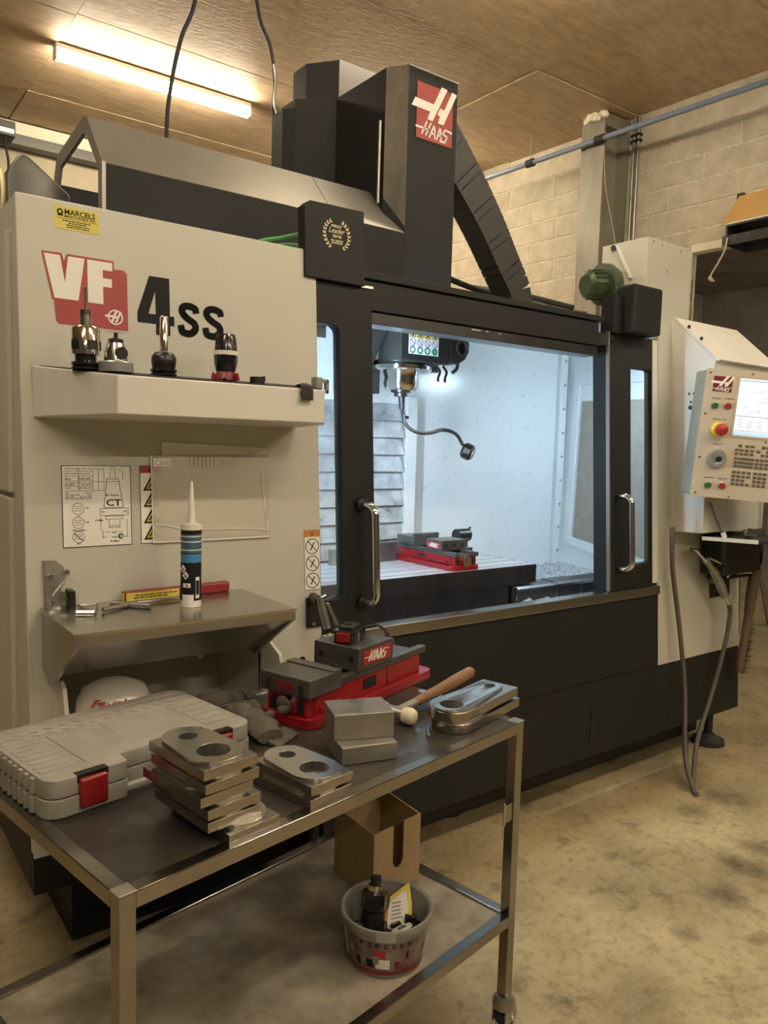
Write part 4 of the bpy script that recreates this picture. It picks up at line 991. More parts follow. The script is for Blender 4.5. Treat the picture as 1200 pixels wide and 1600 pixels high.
# ================================================================== THINGS ON THE TOOL TRAY
def tray_z(y): return 1.7845 - (2.24-y)/(2.24-2.0)*(1.7845-1.760) + 0.0005
def on_tray(name, label, cat, x, y): 
    return thing(name, label, cat, (x, y, tray_z(y)))
def lath(prof, t, name, m, n=28, dx=0, dy=0):
    return MB().lathe(prof, n, Matrix.Translation((dx, dy, 0))).build(name, m, t, smooth=True, world=False)
t = on_tray('edge_probe', 'tall silver probe holder with black windows at tray left end', 'tool holder', 0.583, 2.10)
lath([(0, 0), (0.036, 0), (0.036, 0.006), (0.030, 0.008), (0.036, 0.012), (0.036, 0.018), (0.027, 0.022), (0.027, 0.038), (0, 0.038)], t, 'flange', 'black_gloss')
lath([(0, 0.038), (0.036, 0.038), (0.036, 0.104), (0.031, 0.110), (0, 0.110)], t, 'body', 'chrome')
for a in (-1.35, -2.6, -0.2):
    MB(Matrix.Rotation(a, 4, 'Z')).box(0.030, 0.0368, -0.012, 0.012, 0.050, 0.074).build('window', 'black', t, world=False)
lath([(0, 0.110), (0.0145, 0.110), (0.0145, 0.140), (0, 0.140)], t, 'collar', 'machined')
lath([(0, 0.140), (0.0135, 0.140), (0.0125, 0.153), (0, 0.153)], t, 'cap', 'black')
lath([(0, 0.153), (0.0035, 0.153), (0.0030, 0.208), (0.0035, 0.212), (0, 0.216)], t, 'stylus', 'chrome', 12)
t = on_tray('dial_setter', 'clear-bodied round height setter with black top knob on tray', 'gauge', 0.648, 2.06)
lath([(0, 0), (0.044, 0), (0.044, 0.024), (0.041, 0.027), (0, 0.027)], t, 'base', 'wheel_grey')
lath([(0, 0.027), (0.030, 0.027), (0.028, 0.050), (0.021, 0.075), (0, 0.075)], t, 'body', 'machined')
MB().cyl((0.005, -0.022, 0.048), (0.007, -0.032, 0.048), 0.016, n=18).build('dial', 'dark_steel', t, smooth=True, world=False)
lath([(0, 0.075), (0.019, 0.075), (0.019, 0.085), (0.005, 0.089), (0.005, 0.102), (0, 0.102)], t, 'knob', 'black')
lath([(0, 0.102), (0.026, 0.103), (0.026, 0.105), (0, 0.106)], t, 'disc', 'clear_acrylic')
t = on_tray('collet_chuck', 'black collet chuck with bright upright steel rod on tray', 'tool holder', 0.792, 2.10)
lath([(0, 0), (0.036, 0), (0.036, 0.005), (0.030, 0.008), (0.036, 0.011), (0.036, 0.017), (0.030, 0.020), (0, 0.020)], t, 'flange', 'black_gloss')
lath([(0, 0.020), (0.031, 0.020), (0.034, 0.034), (0.034, 0.050), (0.026, 0.062), (0.013, 0.066), (0, 0.066)], t, 'nut', 'dark_steel', 12)
lath([(0, 0.066), (0.0115, 0.066), (0.0115, 0.160), (0.010, 0.162), (0, 0.162)], t, 'rod', 'chrome')
t = on_tray('side_lock_holder', 'black tapered tool holder with pink label band and red foot', 'tool holder', 0.977, 2.10)
lath([(0, 0), (0.034, 0), (0.030, 0.020), (0.026, 0.026), (0, 0.026)], t, 'foot', 'red_dark', 8)
lath([(0, 0.026), (0.028, 0.026), (0.034, 0.048), (0.035, 0.070), (0.030, 0.120), (0.026, 0.132), (0, 0.134)], t, 'body', 'black_gloss', 10)
lath([(0.0352, 0.072), (0.0348, 0.084)], t, 'band', 'paper', 24)
for k in range(6):
    a = PI/3*k; MB(Matrix.Rotation(a, 4, 'Z')).prism([(0.028, 0), (0.044, 0.004), (0.040, 0.022), (0.030, 0.012)], -0.004, 0.004, 'y').build('prong', 'red_paint', t, world=False)
t = on_tray('collet_ring', 'small black ring collet lying right of the red-footed holder', 'collet', 1.060, 2.06)
MB().mesh(flat([circ(0, 0, 0.022, 20), circ(0, 0, 0.015, 20)], 0.018)).build('ring', 'black', t, world=False)
MB().box(0.016, 0.024, -0.004, 0.004, 0.006, 0.022).build('lug', 'dark_steel', t, world=False)
t = thing('rubber_strap', 'black rubber strap looped over the tray front edge', 'strap', (1.182, 1.98, 1.72))
MB().sweep([(1.182, 2.02, 1.766), (1.182, 1.995, 1.769), (1.182, 1.981, 1.762), (1.182, 1.977, 1.745), (1.182, 1.977, 1.722)], [0.004]*5, 6, Matrix.Translation((1.182, 0, 0)) @ Matrix.Diagonal((5, 1, 1, 1)) @ Matrix.Translation((-1.182, 0, 0))).build('band', 'rubber', t, smooth=True)
MB().box(1.163, 1.201, 1.9795, 1.985, 1.73, 1.75).build('buckle', 'black_gloss', t)

# ---- document pouch stuck to the panel
t = thing('document_pouch', 'clear plastic pouch with papers stuck on cream panel', 'pouch', (1.0, fy(1.29)-0.005, 1.288))
MB(dec(0.0022)).mesh(flat([[(0.836, 1.300), (1.18, 1.297), (1.185, 1.575), (0.838, 1.588)]], 0.001)).build('sheet', 'paper', t)
MB(dec(0.0034)).mesh(flat([[(0.846, 1.30), (1.165, 1.30), (1.150, 1.562), (0.850, 1.556)]], 0.001)).build('sheet', 'paper', t)
MB(dec(0.0050)).mesh(flat([[(0.806, 1.289), (1.197, 1.288), (1.199, 1.556), (0.804, 1.548)]], 0.0008)).build('film', 'pouch_film', t)
cr = MB(dec(0.006))
cr.stroke([(0.812, 1.343), (0.850, 1.338), (0.90, 1.325), (0.98, 1.322), (1.08, 1.320), (1.18, 1.312)], 0.003, 0, 0.002)
cr.stroke([(0.806, 1.290), (1.196, 1.289)], 0.004, 0, 0.002); cr.stroke([(0.806, 1.290), (0.804, 1.547)], 0.003, 0, 0.002); cr.stroke([(1.165, 1.50), (1.185, 1.30)], 0.003, 0, 0.002)
cr.build('crease', 'paper', t)
lb = MB(dec(0.0062)).box(0.812, 0.866, 1.515, 1.538, 0, 0.0006).build('label', 'white_print', t)
MB(dec(0.0069)).mesh(textmesh('C3683', 0.816, 1.518, 0.863, 1.534, 0.0003)).build('lettering', 'grey_print', lb, world=False)
n_ = MB(dec(0.0065))
for i in range(7):
    x = 0.925+i*0.013; n_.stroke([(x, 1.545-random.uniform(0, .006)), (x+0.001, 1.522-random.uniform(0, .014))], 0.0022, 0, 0.0003)
n_.build('lettering', 'grey_print', t); n_ = MB(dec(0.0065))
for i in range(4):
    x = 1.03+i*0.014; n_.stroke([(x, 1.536-random.uniform(0, .006)), (x+0.002, 1.520)], 0.0018, 0, 0.0003)
n_.build('lettering', 'grey_print', t)

# ================================================================== THINGS ON THE STAINLESS SHELF
ZS = 1.1285
t = thing('sealant_cartridge', 'black and blue sealant cartridge standing with white nozzle', 'cartridge', (0.852, 2.045, ZS))
lath([(0, 0), (0.0285, 0), (0.0285, 0.018), (0, 0.018)], t, 'bottom_rim', 'plastic_white')
cb = lath([(0, 0.018), (0.0285, 0.018), (0.0285, 0.217), (0, 0.217)], t, 'tube', 'black_print')
lath([(0, 0.217), (0.0290, 0.217), (0.0290, 0.232), (0.012, 0.236), (0.0105, 0.250), (0.0045, 0.345), (0.0035, 0.352), (0, 0.352)], t, 'nozzle', 'plastic_white')
def band(z0, z1, m, r=0.0287, a0=0, a1=2*PI, n=32):
    b = MB(); vs = []; 
    for k in range(n+1):
        a = a0+(a1-a0)*k/n
        for z in (z0, z1): vs.append((r*math.cos(a), r*math.sin(a), z))
    b.add(vs, [(2*k, 2*k+2, 2*k+3, 2*k+1) for k in range(n)])
    return b.build('band', m, cb, smooth=True, world=False)
band(0.126, 0.150, 'blue_print'); band(0.153, 0.205, 'teal_print', 0.0286)
for z in (0.160, 0.183, 0.198): band(z, z+0.003, 'white_print', 0.02885)
FC = -2.05   # side of the label turned to the aisle
band(0.018, 0.036, 'white_print', 0.0288, FC-0.85, FC+0.35, 12); band(0.056, 0.068, 'white_print', 0.0288, FC-0.75, FC+0.05, 10)
band(0.025, 0.085, 'white_print', 0.0288, FC+0.55, FC+1.0, 8)
for a, z in ((FC-0.75, 0.108), (FC-0.45, 0.090)):
    c = (0.0289*math.cos(a), 0.0289*math.sin(a), z); tx_ = Vector((-math.sin(a), math.cos(a), 0)); nr = Vector((math.cos(a), math.sin(a), 0))
    MB(frame(c, tx_, (0, 0, 1), nr)).prism([(-0.010, 0), (0, -0.012), (0.010, 0), (0, 0.012)], -0.001, 0.0006).build('hazard_mark', 'white_print', cb, world=False)
    MB(frame(c, tx_, (0, 0, 1), nr)).stroke([(-0.003, 0.004), (0, -0.005), (0.004, 0.001)], 0.002, 0.0006, 0.001).build('hazard_mark', 'black_print', cb, world=False)
k = MB()
for i in range(9):
    a = FC+0.60+0.04*i
    k.box(-0.0004, 0.0004+0.0004*(i % 2), -0.02, 0.02, 0, 0.0004, frame((0.0290*math.cos(a), 0.0290*math.sin(a), 0.055), (-math.sin(a), math.cos(a), 0), (0, 0, 1), (math.cos(a), math.sin(a), 0)))
k.build('barcode', 'black_print', cb, world=False)
MB(frame((0.0291*math.cos(FC-0.3), 0.0291*math.sin(FC-0.3), 0.058), (-math.sin(FC-0.3), math.cos(FC-0.3), 0), (0, 0, 1), (math.cos(FC-0.3), math.sin(FC-0.3), 0))).mesh(textmesh('A', -0.004, 0, 0.004, 0.008, 0.0003, 0.03)).build('lettering', 'black_print', cb, world=False)
RB = math.atan2(0.02, 0.32)
t = thing('pencil_box', 'long red box with yellow label lying along the panel', 'box', (0.705, 2.165, ZS), RB)
MB().box(0, 0.335, 0, 0.028, 0, 0.030).build('body', 'red_paint', t, bevel=0.005, world=False)
MB().box(0.004, 0.165, -0.0008, 0.001, 0.003, 0.026).build('label', 'yellow_print', t, bevel=0.0003, world=False)
MB().box(-0.001, 0.001, 0.004, 0.024, 0.003, 0.026).build('label', 'yellow_print', t, world=False)
k = MB()
for z, a, b in ((0.016, 0.03, 0.15), (0.009, 0.025, 0.12)):
    x = a
    while x < b: l = random.uniform(0.006, 0.016); k.box(x, x+l, -0.0012, -0.0007, z, z+0.003); x += l+0.003
k.build('lettering', 'black_print', t, world=False)
t = thing('t_wrench', 'grey T-handle wrench lying in front of the red box', 'wrench', (0.70, 2.10, ZS))
MB().sweep([(-0.085, -0.03, 0.008), (0.02, 0.015, 0.008)], 0.0065, 10).build('handle', 'block_steel', t, smooth=True, world=False)
MB().sweep([(-0.04, 0.045, 0.007), (0.04, -0.045, 0.007)], 0.008, 10).build('cross_bar', 'block_steel', t, smooth=True, world=False)
MB().sweep([(0.02, 0.015, 0.008), (0.15, 0.028, 0.007)], 0.0055, 10).build('shaft', 'block_steel', t, smooth=True, world=False)

# ---- white drum on the floor behind the trolley
t = thing('white_drum', 'white plastic jug-like drum with red lettering below the stainless shelf', 'drum', (0.648, 2.085, 0.4705))
MB().lathe([(0, 0), (0.095, 0), (0.098, 0.02), (0.100, 0.38), (0.096, 0.415), (0.082, 0.445), (0.050, 0.460), (0, 0.464)], 40, Matrix.Translation((0, 0, 0))).build('drum_body', 'plastic_white', t, smooth=True, world=False)
a = -2.0
nr_ = Vector((math.cos(a)*0.80, math.sin(a)*0.80, 0.60)); up_ = Vector((-math.cos(a)*0.60, -math.sin(a)*0.60, 0.80))
MB(frame((0.0925*math.cos(a), 0.0925*math.sin(a), 0.420), (-math.sin(a), math.cos(a), 0), up_, nr_)).mesh(textmesh('Festal', -0.045, 0, 0.045, 0.020, 0.003, 0.03, 0.3)).build('lettering', 'red_print', t, world=False)

# ================================================================== AIR GUNS AND HOSES
t = thing('air_gun', 'silver air gun hanging on black plate beside left door', 'air gun', (1.33, 2.12, 0.97))
hk = MB(MF).box(1.326, 1.393, -0.008, -0.001, 0.972, 1.076).build('hook_plate', 'black', t, bevel=0.004)
for x, z in ((1.336, 1.066), (1.352, 0.985)): MB(MF).cyl((x, -0.012, z), (x, -0.006, z), 0.006, n=10).build('screw', 'chrome', hk, smooth=True, world=False)
MB().cyl((1.352, 2.20, 1.075), (1.335, 2.13, 1.075), 0.017, n=14).build('hook', 'black', t, smooth=True)
MB().sweep([(1.332, 2.125, 1.090), (1.338, 2.120, 1.055), (1.352, 2.105, 0.985)], [0.011, 0.014, 0.012], 12).build('body', 'galvanised', t, smooth=True)
MB().hexa([(1.342, 2.105, 1.075), (1.356, 2.102, 1.072), (1.388, 2.085, 1.000), (1.372, 2.088, 0.995)], [(1.342, 2.110, 1.077), (1.356, 2.107, 1.074), (1.388, 2.090, 1.002), (1.372, 2.093, 0.997)]).build('lever', 'chrome', t, bevel=0.002)
MB().cyl((1.335, 2.120, 1.088), (1.350, 2.112, 1.096), 0.009, n=10).build('nozzle', 'chrome', t, smooth=True)
MB().cyl((1.352, 2.105, 0.988), (1.354, 2.102, 0.975), 0.019, 0.016, n=14).build('collar', 'black', t, smooth=True)
MB().cyl((1.354, 2.102, 0.975), (1.356, 2.099, 0.955), 0.009, n=10).build('fitting', 'gold_print', t, smooth=True)
MB().sweep(bez([(1.356, 2.099, 0.957), (1.356, 2.10, 0.92), (1.345, 2.115, 0.80), (1.33, 2.12, 0.5), (1.32, 2.12, 0.3), (1.25, 2.10, 0.02)]), 0.009, 8).build('hose', 'rubber', t, smooth=True)
t = thing('air_gun', 'silver air gun with curved nozzle on the right cream panel', 'air gun', (3.7, 2.12, 0.9))
hk = MB(MF).box(3.80, 3.99, -0.012, -0.003, 0.835, 0.985).build('hook_plate', 'black', t, bevel=0.004)
MB(MF).cyl((3.835, -0.016, 0.872), (3.835, -0.010, 0.872), 0.008, n=10).build('screw', 'chrome', hk, smooth=True, world=False)
MB().cyl((3.82, fy(0.93), 0.93), (3.71, 2.10, 0.955), 0.02, n=12).build('hook', 'galvanised', t, smooth=True)
MB().sweep(bez([(3.457, 2.10, 1.126), (3.50, 2.10, 1.118), (3.545, 2.10, 1.088), (3.595, 2.10, 1.060)]), [0.010]+[0.008]*20+[0.012]*4, 10).build('nozzle', 'chrome', t, smooth=True)
MB().sweep(bez([(3.590, 2.10, 1.064), (3.650, 2.10, 1.020), (3.700, 2.10, 0.975), (3.755, 2.098, 0.905), (3.788, 2.096, 0.862)]), [0.017]*8+[0.024]*12+[0.021]*5, 12).build('body', 'galvanised', t, smooth=True)
MB().sweep(bez([(3.605, 2.085, 1.073), (3.66, 2.08, 1.055), (3.72, 2.075, 1.028), (3.765, 2.075, 0.985), (3.768, 2.08, 0.965)]), 0.0065, 8).build('lever', 'chrome', t, smooth=True)
MB().cyl((3.788, 2.096, 0.862), (3.832, 2.094, 0.812), 0.010, n=10).build('fitting', 'chrome', t, smooth=True)
MB().sweep(bez([(3.828, 2.094, 0.818), (3.853, 2.098, 0.758), (3.824, 2.10, 0.59), (3.72, 2.10, 0.332), (3.52, 2.04, 0.17), (3.36, 1.955, 0.05), (3.295, 1.915, 0.014)]), 0.012, 10).build('hose', 'hose_grey', t, smooth=True)
tag(MB().sweep(bez([(3.362, 2.15, 1.235), (3.372, 2.15, 1.10), (3.394, 2.15, 0.992), (3.445, 2.13, 0.727), (3.46, 2.09, 0.42), (3.37, 2.01, 0.13), (3.30, 1.915, 0.014), (3.27, 1.88, 0.0125)]), 0.0115, 10).build('air_hose', 'hose_grey', smooth=True), 'grey hose hanging from the control housing to the floor', 'hose')
# brush hanging at the right end
t = thing('bench_brush', 'long brown bench brush with black loop hanging at machine right end', 'brush', (4.0, 2.08, 0.4))
MB().sweep([(4.052, 2.08, 0.985), (4.025, 2.08, 0.85), (4.012, 2.08, 0.74), (3.985, 2.08, 0.62), (3.955, 2.08, 0.50), (3.952, 2.08, 0.44)], [0.030, 0.030, 0.024, 0.020, 0.022, 0.016], 10).build('handle', 'handle_brown', t, smooth=True)
MB().sweep([(4.055+0.022*math.cos(a), 2.07, 1.075+0.07*math.sin(a)) for a in [2*PI*k/20 for k in range(21)]], 0.011, 8).build('loop', 'black_gloss', t, smooth=True)
MB().cyl((4.055, 2.075, 1.01), (4.052, 2.08, 0.975), 0.016, 0.026, n=10).build('ferrule', 'black', t, smooth=True)
br = MB()
for i in range(420):
    u = random.random(); z = 0.70-0.27*u
    x = 4.000-0.045*u+random.uniform(0, 0.015); y = 2.08+random.uniform(-0.018, 0.018); l = (0.055+0.03*math.sin(PI*u))*random.uniform(0.8, 1.1)
    d = Vector((l, random.uniform(-0.008, 0.008), -l*random.uniform(0.1, 0.35)))
    p = Vector((x, y, z)); w_ = Vector((0, 0.0012, 0.0012))
    br.add([p-w_, p+w_, p+d], [(0, 1, 2)])
bo = br.build('bristles', 'bristle', t); bo['kind'] = 'stuff'
MB().cyl((4.055, 2.06, 1.10), (4.055, 2.19, 1.10), 0.005, n=8).build('nail', 'chrome', t)
# small things on the pendant tray
t = thing('spray_knob', 'round chrome knob on the black tray under the control', 'knob', (3.66, 1.92, 1.187))
MB().lathe([(0, 0), (0.020, 0.0), (0.030, 0.018), (0.030, 0.030), (0.018, 0.046), (0, 0.048)], 10, Matrix.Translation((0, 0, 0))).build('knob', 'chrome', t, world=False)
MB().box(-0.01, 0.01, -0.01, 0.01, 0.047, 0.052).build('stub', 'dark_steel', t, world=False)
t = thing('grease_straw', 'thin bent straw with white foot leaning on the control tray', 'straw', (3.54, 2.0, 1.19))
MB().sweep(bez([(3.485, 2.035, 1.36), (3.505, 2.02, 1.30), (3.53, 2.0, 1.235), (3.54, 1.99, 1.215)]), 0.006, 8).build('straw', 'hose_grey', t, smooth=True)
MB().sweep([(3.54, 1.99, 1.218), (3.548, 1.985, 1.193)], 0.012, 8).build('foot', 'plastic_white', t, smooth=True)
t = thing('pliers', 'pair of shiny pliers lying on the small pocket ledge', 'pliers', (3.93, 2.06, 0.965))
MB().box(3.80, 4.06, 2.085, 2.155, 0.952, 0.962).build('ledge', 'dark_steel', t)
for s in (-1, 1):
    MB().sweep(bez([(3.80, 2.10+s*0.012, 0.970), (3.88, 2.10+s*0.003, 0.975), (3.92, 2.10-s*0.006, 0.976), (4.0, 2.10-s*0.022, 0.974), (4.05, 2.10-s*0.018, 0.970)]), [0.006]*8+[0.010]*10+[0.007]*15, 8).build('arm', 'chrome', t, smooth=True)
MB().cyl((3.905, 2.10, 0.966), (3.905, 2.10, 0.990), 0.008, n=10).build('pivot', 'chrome', t, smooth=True)

# ================================================================== VISES
def vise(label, loc, rotz, L, W, zf, zr, zb, jaws, near, logo_side, screw_end):
    t = thing('machine_vise', label, 'vise', loc, rotz)
    h = W/2
    MB().mesh(flat([rrect(0, L, -h, h, 0.03)], zf)).build('base_flange', 'red_paint', t, bevel=0.004, world=False)
    bw = h*0.76
    bd = MB()
    bd.prism([(0.02, zf), (L-0.05, zf), (L-0.05, zr), (0.02, zr)], -bw, -bw+0.03, 'y')
    bd.prism([(0.02, zf), (L-0.05, zf), (L-0.05, zr), (0.02, zr)], bw-0.03, bw, 'y')
    bd.box(0.05, L-0.06, -bw+0.02, bw-0.02, zf, zr-0.02)
    bo = bd.build('base', 'red_paint', t, bevel=0.003, world=False)
    for s in (-1, 1):
        MB().box(0.06, 0.20, s*bw-0.006 if s < 0 else s*bw, s*bw if s < 0 else s*bw+0.006, zf+0.008, zf+0.018).build('rib', 'red_paint', bo, world=False)
        MB().box(L*0.42, L*0.52, s*bw-0.002, s*bw+0.002, zf+0.015, zr-0.01).build('recess', 'black', bo, world=False)
    for s in (-1, 1):
        MB().box(0.0, L-0.02, s*(h*0.80)-0.026 if s > 0 else s*(h*0.80), s*(h*0.80) if s > 0 else s*(h*0.80)+0.026+0.0, zr, zb).build('way', 'vise_steel', t, bevel=0.002, world=False)
    MB().box(0.01, L-0.04, -h*0.80+0.02, h*0.80-0.02, zr, zb-0.012).build('bed', 'vise_steel', t, world=False)
    MB().cyl((screw_end[0], 0, zr-0.012), (screw_end[1], 0, zr-0.012), 0.016, n=16).build('screw', 'chrome', t, smooth=True, world=False)
    MB().cyl((-0.002, 0, zf+(zr-zf)*0.45), (0.03, 0, zf+(zr-zf)*0.45), 0.025, n=20).build('screw_head', 'chrome', t, smooth=True, world=False)
    fp_ = MB().box(0.012, 0.05, -bw, bw, zf, zr).build('front_plate', 'red_paint', t, bevel=0.003, world=False)
    for s in (-1, 1): MB().prism([(s*0.034, zf+0.006), (s*0.056, zf+0.006), (s*0.056, zr-0.020), (s*0.042, zr-0.008), (s*0.034, zr-0.012)], 0.0105, 0.014, 'x').build('recess', 'black', fp_, world=False)
    for i, (x0, x1, z0, z1, w_) in enumerate(jaws):
        j = MB().box(x0, x1, -w_/2, w_/2, z0, z1).build('jaw', 'vise_steel', t, bevel=0.002, world=False)
        if i == near[0]:
            MB().box(x0-0.001, x0+0.002, -0.03, 0.025, z0+0.008, z1-0.014).build('inset', 'red_dark', j, world=False)
        fx = x0 if i == near[0] or i == near[1] else x1
        for y in (-w_*0.33, w_*0.33) + ((0.0,) if i == near[1] and logo_side > 0 else ()):
            MB().cyl((fx-0.0006, y, (z0+z1)/2), (fx+0.004, y, (z0+z1)/2), 0.0085, n=14).build('hole', 'black', j, smooth=True, world=False)
        if i == near[1]:
            lw = (x1-x0)*0.80; lh = (z1-z0)*0.62
            if logo_side < 0: M_ = frame((x0+(x1-x0)*0.12, -w_/2-0.0005, z0+(z1-z0)*0.22), (1, 0, 0), (0, 0, 1), (0, -1, 0))
            else: M_ = frame((x0+(x1-x0)*0.9, w_/2+0.0005, z0+(z1-z0)*0.16), (-1, 0, 0), (0, 0, 1), (0, 1, 0))
            S = M_ @ Matrix.Diagonal((lw, lh, 1, 1))
            MB(S).prism([(0, 0), (1, 0), (1, 1), (0, 1)], 0, 0.0006).build('word_plate', 'red_print', j, world=False)
            m = MB(S)
            for s in WORD: m.stroke([(0.06+0.86*x, 0.14+(y-0.06)*2.65) for x, y in s], 0.052, 0.0007, 0.0012)
            m.build('lettering', 'white_print', j, world=False)
    return t
# vise bolted on the machine table
vise('red vise bolted on the slotted table inside the machine', (2.338, 2.502, 1.0465), PI/2, 0.515, 0.172, 0.022, 0.062, 0.080,
     [(0.09, 0.20, 0.080, 0.126, 0.150), (0.30, 0.42, 0.080, 0.122, 0.150), (0.285, 0.30, 0.080, 0.138, 0.152)], (9, 0), 1, (0.06, 0.45))
t = thing('tool_setter', 'small grey tool setter with round head behind the inner vise', 'gauge', (2.64, 2.86, 1.0465))
MB().box(-0.03, 0.04, -0.03, 0.03, 0, 0.045).build('base', 'machined', t, bevel=0.003, world=False)
MB().box(-0.012, 0.018, -0.015, 0.015, 0.045, 0.10).build('post', 'machined', t, world=False)
MB().cyl((-0.05, 0, 0.105), (0.03, 0, 0.105), 0.033, n=18).build('head', 'dark_steel', t, smooth=True, world=False)
MB().cyl((0.03, 0, 0.105), (0.036, -0.004, 0.105), 0.02, n=14).build('cap', 'chrome', t, smooth=True, world=False)
MB().cyl((0.03, 0, 0.128), (0.045, 0, 0.143), 0.006, n=8).build('stylus', 'dark_steel', t, world=False)
t = thing('parallel_bar', 'flat grey steel parallel bar lying on table behind inner vise', 'bar', (2.03, 2.90, 1.0465))
MB().box(-0.09, 0.20, -0.02, 0.02, 0, 0.09).build('bar', 'vise_steel', t, bevel=0.002, world=False)
MB().box(-0.16, -0.09, -0.018, 0.02, 0, 0.07).build('end_block', 'block_steel', t, bevel=0.002, world=False)
# flexible stalk held in the spindle
t = thing('probe_hose', 'flexible black hose with round nozzle hanging from the spindle', 'hose', (2.155, 2.78, 1.815))
MB().cyl((2.155, 2.78, 1.815), (2.160, 2.78, 1.760), 0.016, 0.013, n=12).build('shank', 'black', t, smooth=True)
MB().sweep(bez([(2.160, 2.78, 1.765), (2.166, 2.78, 1.73), (2.177, 2.78, 1.70), (2.210, 2.78, 1.672), (2.265, 2.78, 1.656), (2.335, 2.78, 1.658), (2.401, 2.78, 1.673), (2.460, 2.78, 1.668), (2.504, 2.78, 1.648), (2.540, 2.78, 1.605)]), 0.0085, 8).build('stalk', 'rubber', t, smooth=True)
MB().sweep(bez([(2.166, 2.773, 1.735), (2.173, 2.773, 1.70), (2.205, 2.773, 1.672), (2.262, 2.773, 1.660), (2.335, 2.773, 1.662), (2.40, 2.773, 1.675)]), 0.0045, 6).build('wire', 'galvanised', t, smooth=True)
MB().cyl((2.175, 2.78, 1.725), (2.195, 2.775, 1.722), 0.007, n=8).build('clamp', 'black', t)
nz = MB().lathe([(0, 0), (0.030, 0), (0.040, 0.012), (0.040, 0.045), (0.033, 0.055), (0, 0.055)], 10, along((2.555, 2.80, 1.585), (2.60, 2.745, 1.555))).build('nozzle', 'dark_steel', t)
MB().lathe([(0.030, 0.055), (0.030, 0.060), (0.022, 0.062), (0, 0.058)], 16, along((2.555, 2.80, 1.585), (2.60, 2.745, 1.555))).build('lens', 'wheel_grey', nz, smooth=True, world=False)

# ================================================================== THE TROLLEY
TA = 0.1778
TM = Matrix.Translation((0.370, 1.167, 0)) @ Matrix.Rotation(TA, 4, 'Z')
def tp(u, v, z): 
    p = TM @ Vector((u, v, z)); return (p.x, p.y, p.z)
tr = thing('steel_trolley', 'two-tier steel tube trolley loaded with machined parts', 'trolley', tp(0.58, 0.335, 0), TA)
TL_, TW_, TH_ = 1.160, 0.670, 0.8725
B3 = 0.030
def T(): return MB(TM)
for u in (0, TL_-B3):
    for v in (0, TW_-B3):
        lg_ = T().box(u, u+B3, v, v+B3, 0.083, TH_).build('leg', 'tube_steel', tr, bevel=0.002)
        cu, cv_ = u+B3/2, v+B3/2
        cs_ = T().lathe([(0.0, 0.060), (0.030, 0.060), (0.032, 0.066), (0.032, 0.078), (0.024, 0.095), (0.0, 0.095)], 20, Matrix.Translation((cu, cv_, 0))).build('caster', 'galvanised', tr, smooth=True)
        for s in (-1, 1): T().box(cu-0.022, cu+0.030, cv_+s*0.021-0.0015, cv_+s*0.021+0.0015, 0.018, 0.062).build('fork', 'galvanised', cs_, world=False)
        T().cyl((cu+0.012, cv_-0.016, 0.030), (cu+0.012, cv_+0.016, 0.030), 0.030, n=24).build('wheel', 'rubber', cs_, smooth=True, world=False)
        T().cyl((cu+0.012, cv_-0.025, 0.030), (cu+0.012, cv_+0.025, 0.030), 0.006, n=8).build('axle', 'chrome', cs_, world=False)
        T().box(u-0.001, u+B3+0.001, v-0.001, v+B3+0.001, TH_-0.001, TH_+0.002).build('weld', 'weld', lg_, bevel=0.001, world=False)
for z in (TH_-B3, 0.303):
    for v in (0, TW_-B3): T().box(B3, TL_-B3, v, v+B3, z, z+B3).build('rail', 'tube_steel', tr, bevel=0.002)
    for u in (0, TL_-B3): T().box(u, u+B3, B3, TW_-B3, z, z+B3).build('rail', 'tube_steel', tr, bevel=0.002)
T().box(B3, TL_-B3, B3, TW_-B3, 0.867, 0.8718).build('top_sheet', 'tray_dark', tr)
T().box(B3, TL_-B3, B3, TW_-B3, 0.321, 0.325).build('bottom_sheet', 'shelf_dirty', tr)
T().box(TL_-B3-0.036, TL_-B3, 0.004, 0.008, 0.605, 0.655).build('clip', 'tube_steel', tr, bevel=0.001)
T().cyl((TL_-B3-0.036, 0.006, 0.600), (TL_-B3-0.036, 0.006, 0.660), 0.004, n=8).build('clip_pin', 'weld', tr)
ZT = 0.8728
def on(name, label, cat, u, v, rot=0, z=ZT, group=None): return thing(name, label, cat, tp(u, v, z), TA+rot, group)

# ---- grey tool case
t = on('tool_case', 'grey plastic tool case with red latches on the trolley', 'case', 0.020, 0.310, 0.01)
def outl(i): 
    a = rrect(i, 0.485-i, i, 0.335-i, 0.035)
    # front edge: handle notch between the latches
    n = 6
    return a[:3*n] + [(0.160, i), (0.167, i+0.006), (0.170, 0.045+i), (0.318, 0.045+i), (0.321, i+0.006), (0.328, i)] + a[3*n:]
lo_ = MB().mesh(flat([outl(0)], 0.036)).build('lower_shell', 'case_grey', t, bevel=0.003, world=False)
up_ = MB().mesh(flat([outl(0.002)], 0.036), Matrix.Translation((0, 0, 0.0385))).build('lid', 'case_grey', t, bevel=0.006, seg=3, smooth=True, world=False)
MB().mesh(flat([outl(0.006)], 0.006), Matrix.Translation((0, 0, 0.034))).build('seam', 'rubber', t, world=False)
MB().box(0.160, 0.328, 0.004, 0.020, 0.006, 0.022).build('handle', 'case_grey', t, bevel=0.005, seg=2, world=False)
for u in (0.062, 0.362):
    l_ = MB().box(u, u+0.058, -0.008, 0.012, 0.008, 0.068).build('latch', 'case_red', t, bevel=0.006, seg=3, smooth=True, world=False)
    MB().box(u-0.003, u+0.061, 0.001, 0.020, 0.060, 0.0752).build('latch_recess', 'dark_steel', l_, world=False)
rb = MB()
